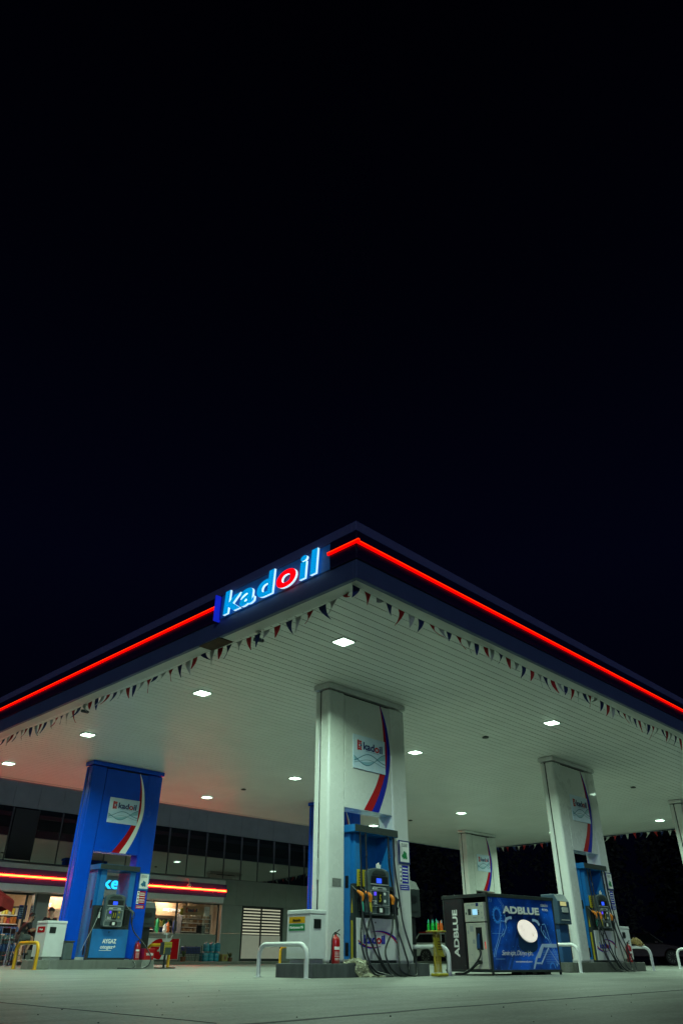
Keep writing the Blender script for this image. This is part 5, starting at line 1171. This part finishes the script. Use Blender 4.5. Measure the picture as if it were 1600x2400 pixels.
def skinned(name, verts, edges, radii, m_, parent, root=0, sub=2):
    me = bpy.data.meshes.new(name); me.from_pydata(verts, edges, []); me.materials.append(m_)
    o = bpy.data.objects.new(name, me); COL.objects.link(o)
    s_ = o.modifiers.new('skin', 'SKIN'); s_.use_smooth_shade = True
    for i, r_ in enumerate(radii):
        sv = me.skin_vertices[0].data[i]; sv.radius = (r_, r_) if not isinstance(r_, tuple) else r_; sv.use_root = (i == root)
    b = o.modifiers.new('sub', 'SUBSURF'); b.levels = sub; b.render_levels = sub
    dg = bpy.context.evaluated_depsgraph_get(); dg.update()
    m2 = bpy.data.meshes.new_from_object(o.evaluated_get(dg)); bpy.data.objects.remove(o)
    for p in m2.polygons: p.use_smooth = True
    o2 = bpy.data.objects.new(name, m2); COL.objects.link(o2)
    if parent is not None:
        m2.transform(Matrix.Translation(-parent.location)); o2.parent = parent; WLOC[o2.name] = parent.location.copy()
    return o2
def person(loc, J, shirt, shorts, label, face):
    """J: joints dict in world coordinates. body one mesh; hair, shirt, shorts are children"""
    t = thing('person', loc, label, 'person')
    V, E, Rr = [], [], []; idx = {}
    def add(k, r_): idx[k] = len(V); V.append(tuple(J[k])); Rr.append(r_)
    spec = (('pelvis', .13), ('waist', .115), ('chest', .135), ('neck', .055), ('headb', .075), ('heads', .088), ('headt', .06),
            ('lsh', .06), ('lel', .042), ('lwr', .03), ('lha', .036), ('rsh', .06), ('rel', .042), ('rwr', .03), ('rha', .036),
            ('lhip', .085), ('lkn', .062), ('lan', .042), ('lto', .036), ('rhip', .085), ('rkn', .062), ('ran', .042), ('rto', .036))
    for k, r_ in spec: add(k, r_)
    for a, b in (('pelvis', 'waist'), ('waist', 'chest'), ('chest', 'neck'), ('neck', 'headb'), ('headb', 'heads'), ('heads', 'headt'), ('chest', 'lsh'), ('lsh', 'lel'), ('lel', 'lwr'), ('lwr', 'lha'), ('chest', 'rsh'), ('rsh', 'rel'), ('rel', 'rwr'), ('rwr', 'rha'), ('pelvis', 'lhip'), ('lhip', 'lkn'), ('lkn', 'lan'), ('lan', 'lto'), ('pelvis', 'rhip'), ('rhip', 'rkn'), ('rkn', 'ran'), ('ran', 'rto')): E.append((idx[a], idx[b]))
    # fingers
    for s_ in 'lr':
        h_ = Vector(J[s_+'ha']); d = (h_-Vector(J[s_+'wr'])).normalized(); sd = d.cross(Z).normalized()
        for k in range(5):
            off = (k-1.5)*.018 if k < 4 else .05; p1 = h_+sd*off+d*(.02 if k < 4 else -.01); p2 = p1+d*(.05 if k < 4 else .03)-Z*(.015)+(sd*.01 if k == 4 else Z*0); 
            i0 = len(V); V.append(tuple(p1)); Rr.append(.010); V.append(tuple(p2)); Rr.append(.008); E.append((idx[s_+'ha'], i0)); E.append((i0, i0+1))
    body = skinned('body', V, E, Rr, M['skin'], t)
    hs = Vector(J['heads']); f = Vector(face).normalized(); sd = f.cross(Z)
    g = MB()
    for s_ in (-1, 1): g.lathe([(.0, -.012), (.012, -.006), (.012, .006), (0, .012)], hs+f*.085+sd*s_*.032+Z*.0, 8)
    g.build('eyes', M['black'], t)
    g = MB(); g.prism([(.0, .025), (.028, -.015), (0, -.02)], hs+f*.085, f, Z, sd, -.012, .012); g.lathe([(0, -.03), (.02, -.01), (.02, .015), (0, .03)], hs+sd*.088, 8); g.lathe([(0, -.03), (.02, -.01), (.02, .015), (0, .03)], hs-sd*.088, 8); g.build('nose_and_ears', M['skin'], t)
    # beard and hair: shells
    g = MB(); rg = random.Random(3)
    bmesh.ops.create_icosphere(g.bm, subdivisions=3, radius=.112)
    for v in g.bm.verts:
        d = v.co.normalized(); 
        v.co = v.co*(1+rg.uniform(-.02, .05)); v.co.z *= 1.05
    fl = Vector((f.x, f.y, 0)).normalized()
    rm = [v for v in g.bm.verts if (v.co.dot(fl) > .035 and v.co.z < .045) or v.co.z < -.03]
    bmesh.ops.delete(g.bm, geom=rm, context='VERTS')
    bmesh.ops.translate(g.bm, vec=hs+Z*.012, verts=g.bm.verts); g.build('hair', M['hair'], t, smooth=80)
    g = MB(); bmesh.ops.create_icosphere(g.bm, subdivisions=3, radius=.085)
    rm = [v for v in g.bm.verts if v.co.z > -.01 or v.co.dot(fl) < -.01]; bmesh.ops.delete(g.bm, geom=rm, context='VERTS')
    bmesh.ops.translate(g.bm, vec=hs+fl*.018-Z*.042, verts=g.bm.verts); g.build('beard', M['hair'], t, smooth=80)
    el = lambda a, b, q_: tuple(Vector(J[a]).lerp(Vector(J[b]), q_))
    SV = [J['pelvis'], J['waist'], J['chest'], el('chest', 'neck', .55), J['lsh'], el('lsh', 'lel', .75), J['rsh'], el('rsh', 'rel', .75)]
    skinned('shirt', [tuple(v) for v in SV], [(0, 1), (1, 2), (2, 3), (2, 4), (4, 5), (2, 6), (6, 7)], [.15, .14, .158, .072, .082, .072, .082, .072], shirt, t)
    SV = [J['pelvis'], J['lhip'], el('lhip', 'lkn', .85), J['rhip'], el('rhip', 'rkn', .85)]
    skinned('shorts', [tuple(v) for v in SV], [(0, 1), (1, 2), (0, 3), (3, 4)], [.155, .105, .092, .105, .092], shorts, t)
    for s_ in 'lr':
        a, b = Vector(J[s_+'an']), Vector(J[s_+'to']); skinned('shoe', [tuple(a-Z*.02), tuple(b)], [(0, 1)], [.05, .045], M['pumpdark'], t)
    return t
bx_, by_ = 12.36, 27.3
J = dict(pelvis=(bx_, by_, .83), waist=(bx_+.05, by_, .97), chest=(bx_+.16, by_, 1.15), neck=(bx_+.235, by_, 1.275), headb=(bx_+.275, by_, 1.345), heads=(bx_+.295, by_, 1.42), headt=(bx_+.29, by_, 1.49),
         lsh=(bx_+.17, by_+.17, 1.20), lel=(bx_+.26, by_+.20, 1.00), lwr=(bx_+.46, by_+.13, 1.06), lha=(bx_+.53, by_+.10, 1.06),
         rsh=(bx_+.17, by_-.17, 1.20), rel=(bx_+.25, by_-.20, .99), rwr=(bx_+.45, by_-.14, 1.06), rha=(bx_+.52, by_-.11, 1.06),
         lhip=(bx_+.04, by_+.10, .82), lkn=(bx_+.40, by_+.14, .80), lan=(bx_+.26, by_+.13, .38), lto=(bx_+.37, by_+.13, .33),
         rhip=(bx_+.04, by_-.10, .82), rkn=(bx_+.40, by_-.14, .80), ran=(bx_+.24, by_-.13, .38), rto=(bx_+.35, by_-.13, .33))
person((bx_, by_, 0), J, M['tshirt'], M['shorts'], 'bearded person in black t-shirt and grey shorts leaning forward on a bar chair', (1, -.1, -.25))
bx_, by_ = 13.42, 27.5
J = dict(pelvis=(bx_, by_, .95), waist=(bx_, by_, 1.10), chest=(bx_, by_, 1.32), neck=(bx_, by_, 1.47), headb=(bx_-.01, by_, 1.54), heads=(bx_-.015, by_, 1.62), headt=(bx_-.01, by_, 1.69),
         lsh=(bx_-.19, by_-.02, 1.38), lel=(bx_-.30, by_+.02, 1.12), lwr=(bx_-.22, by_-.10, 1.06), lha=(bx_-.17, by_-.15, 1.06),
         rsh=(bx_+.19, by_+.02, 1.38), rel=(bx_+.25, by_+.04, 1.10), rwr=(bx_+.20, by_-.10, .95), rha=(bx_+.18, by_-.15, .92),
         lhip=(bx_-.10, by_, .92), lkn=(bx_-.11, by_-.02, .50), lan=(bx_-.11, by_+.02, .09), lto=(bx_-.12, by_-.10, .05),
         rhip=(bx_+.10, by_, .92), rkn=(bx_+.11, by_-.02, .50), ran=(bx_+.11, by_+.02, .09), rto=(bx_+.12, by_-.10, .05))
person((bx_, by_, 0), J, M['tshirt'], M['shorts'], 'dark-haired person in black t-shirt standing behind the white cabinet by the blue column', (.5, .8, 0))

# ---------------------------------------------------------------- cars beyond the canopy
def car(x, y, rz, paint, lb, red=True):
    t = bpy.data.objects.new('parked_car', None); COL.objects.link(t); t.location = (x, y, 0); t.rotation_euler = (0, 0, rz)
    t.matrix_world = Matrix.Translation((x, y, 0)) @ Matrix.Rotation(rz, 4, 'Z'); tag(t, lb, 'car', 'cars parked beyond the canopy')
    # side profile, x forward, wheel arches cut out
    def arch(cx_): return [(cx_+.36*math.cos(a), .33+.36*math.sin(a)) for a in [math.pi*k/10 for k in range(11)]]
    low = [(-2.05, .30)]+[p for p in arch(-1.3)[::-1]]+[p for p in arch(1.3)[::-1]]+[(2.05, .30)]
    prof = low+[(2.12, .45), (2.08, .68), (1.85, .82), (.98, .95), (-1.9, .98), (-2.1, .85), (-2.13, .5)]
    g = MB(); g.prism(prof, (0, 0, 0), X, Z, Y, -.86, .86); ab2 = lambda g, n, m_, **k: g.build(n, m_, t, world=False, **k)
    ab2(g, 'body', paint, bevel=.05, bseg=3)
    cab = [(1.0, .95), (.45, 1.36), (-1.72, 1.38), (-2.0, .97)]
    g = MB(); v0 = [g.bm.verts.new((p[0], -.80 if p[1] < 1 else -.66, p[1])) for p in cab]; v1 = [g.bm.verts.new((p[0], .80 if p[1] < 1 else .66, p[1])) for p in cab]
    g.bm.faces.new(v0[::-1]); g.bm.faces.new(v1)
    for i in range(4): g.bm.faces.new((v0[i], v0[(i+1) % 4], v1[(i+1) % 4], v1[i]))
    ab2(g, 'windows', M['carglass'], bevel=.02)
    g = MB(); g.box(-1.76, .44, -.67, .67, 1.375, 1.425); rf = ab2(g, 'roof', paint, bevel=.03)
    g = MB()
    for s_ in (-1, 1):
        for a, b in (((1.0, .80*s_, .95), (.45, .67*s_, 1.38)), ((-.35, .80*s_, .95), (-.40, .67*s_, 1.39)), ((-2.0, .80*s_, .97), (-1.72, .67*s_, 1.38))): g.tube([a, b], .03, 6)
    ab2(g, 'pillars', paint)
    g = MB(); g.box(-1.75, -.6, -.62, .62, 1.43, 1.50)
    if red: ab2(g, 'roof_box', M['red'], bevel=.02)
    else: g.bm.free()
    for s_ in (-1, 1):
        g = MB(); g.box(-2.15, -2.05, .62*s_-.16, .62*s_+.16, .62, .80); ab2(g, 'tail_lamp', M['red'])
        g = MB(); g.box(2.03, 2.12, .60*s_-.16, .60*s_+.16, .60, .72); ab2(g, 'headlight', M['white2'])
        g = MB(); g.box(.55, .70, .86*s_-.07 if s_ < 0 else .86*s_-.02, .86*s_+.02 if s_ < 0 else .86*s_+.07, .95, 1.06); ab2(g, 'wing_mirror', paint, bevel=.02)
        for cx_ in (-1.3, 1.3):
            g = MB(); g.lathe([(.21, -.10), (.31, -.10), (.33, -.07), (.33, .07), (.31, .10), (.21, .10)], (cx_, .76*s_, .33), 32, 'Y'); wh = ab2(g, 'wheel', M['tyre'], smooth=40)
            g = MB(); g.lathe([(.225, -.08), (.235, -.09), (.235, .09), (.225, .08)], (cx_, .76*s_, .33), 32, 'Y'); g.lathe([(.04, -.085), (.04, .085)], (cx_, .76*s_, .33), 12, 'Y')
            for k in range(10):
                a = 2*math.pi*k/10; 
                for da in (-.09, .09): g.tube([(cx_+.03*math.cos(a), .76*s_+.085*s_, .33+.03*math.sin(a)), (cx_+.225*math.cos(a+da), .76*s_+.088*s_, .33+.225*math.sin(a+da))], .015, 5)
            rr = g.build('rim', M['rim'], wh, world=False)
    return t
car(37.5, 28.0, R(-75), M['carwhite'], 'white car with a red roof box seen behind the yellow mesh stand')
car(42.8, 19.6, R(-50), M['cardarkened'], 'pinkish car, its paint darkened for the night, right of the second island', red=False)

# ---------------------------------------------------------------- dark trees beyond the forecourt
M['crown'] = mat('night_foliage', (.009, .014, .007), .85, var=.5, vscale=1.2)
M['bark'] = mat('bark', (.05, .04, .03), .9, var=.4, vscale=4)
def tree_mesh(seed, h, r, conifer):
    rg = random.Random(seed); g = MB()
    for k in range(2600):
        f = rg.random()
        if conifer: zz = .12+.88*f; rad = r*(1-f)**.8*(.55+.45*math.sqrt(rg.random()))*(1+.25*math.sin(f*40+seed))
        else:
            zz = .25+.75*f; rad = r*math.sin(math.pi*min(1, .12+f*.86))**.6*(.45+.55*math.sqrt(rg.random()))*(1+.22*math.sin(f*13+seed*2))
        a = rg.uniform(0, 6.283); rad *= 1+.18*math.sin(a*3+seed+f*9)
        c = Vector((rad*math.cos(a), rad*math.sin(a), zz*h)); q1 = Vector((rg.gauss(0, 1), rg.gauss(0, 1), rg.gauss(0, .6))).normalized()*rg.uniform(.12, .30); q2 = Vector((rg.gauss(0, 1), rg.gauss(0, 1), rg.gauss(0, .6))).normalized()*rg.uniform(.08, .2)
        v = [g.bm.verts.new(c+p) for p in (-q1, q2, q1, -q2)]; g.bm.faces.new(v)
    return g
def tree(x, y, h, r, conifer, lb, seed):
    t = thing('conifer_tree' if conifer else 'broadleaf_tree', (0, 0, 0), lb, 'tree', 'dark trees beyond the forecourt')
    g = MB(); g.tube([(0, 0, 0), (.1, .05, h*.4), (0, .1, h*.93)], [.22, .15, .03], 9); tr = g.build('trunk', M['bark'], t)
    g = MB(); rg = random.Random(seed+9)
    for k in range(9):
        z_ = h*(.25+.07*k); a = rg.uniform(0, 6.28); g.tube([(0, .05, z_), (r*.6*math.cos(a), r*.6*math.sin(a), z_+.5)], [.06, .02], 5)
    g.build('limbs', M['bark'], t)
    tree_mesh(seed, h, r, conifer).build('crown', M['crown'], t); t.location = (x, y, 0); return t
ta = tree(58, 40, 13, 3.6, False, 'dark rounded tree just right of the small far column', 1)
tb = tree(64, 31, 15, 2.6, True, 'tall dark conifer between the small far column and the second white column', 2)
dup(ta, (52, 44, 0), 'dark rounded tree left of the small far column', 1.0); dup(tb, (60, 47, 0), 'dark conifer behind the tank box, left of the small far column', .5)
dup(ta, (66, 25, 0), 'dark rounded tree seen just right of the second white column', 2.2); dup(tb, (63, 20.5, 0), 'dark conifer in the gap right of the second white column', 1.5)
dup(ta, (68, 36, 0), 'dark rounded tree behind the second white column', 3.0); dup(ta, (64, 17, 0), 'dark rounded tree left of the white column at the right border', 4.0)
dup(tb, (70, 28, 0), 'dark conifer farthest back behind the second white column', 3.3); dup(ta, (58, 13.5, 0), 'dark rounded tree behind the white column at the right border', 5.2)
dup(tb, (52, 50.5, 0), 'dark conifer beside the nearest white column on its right', 2.6)
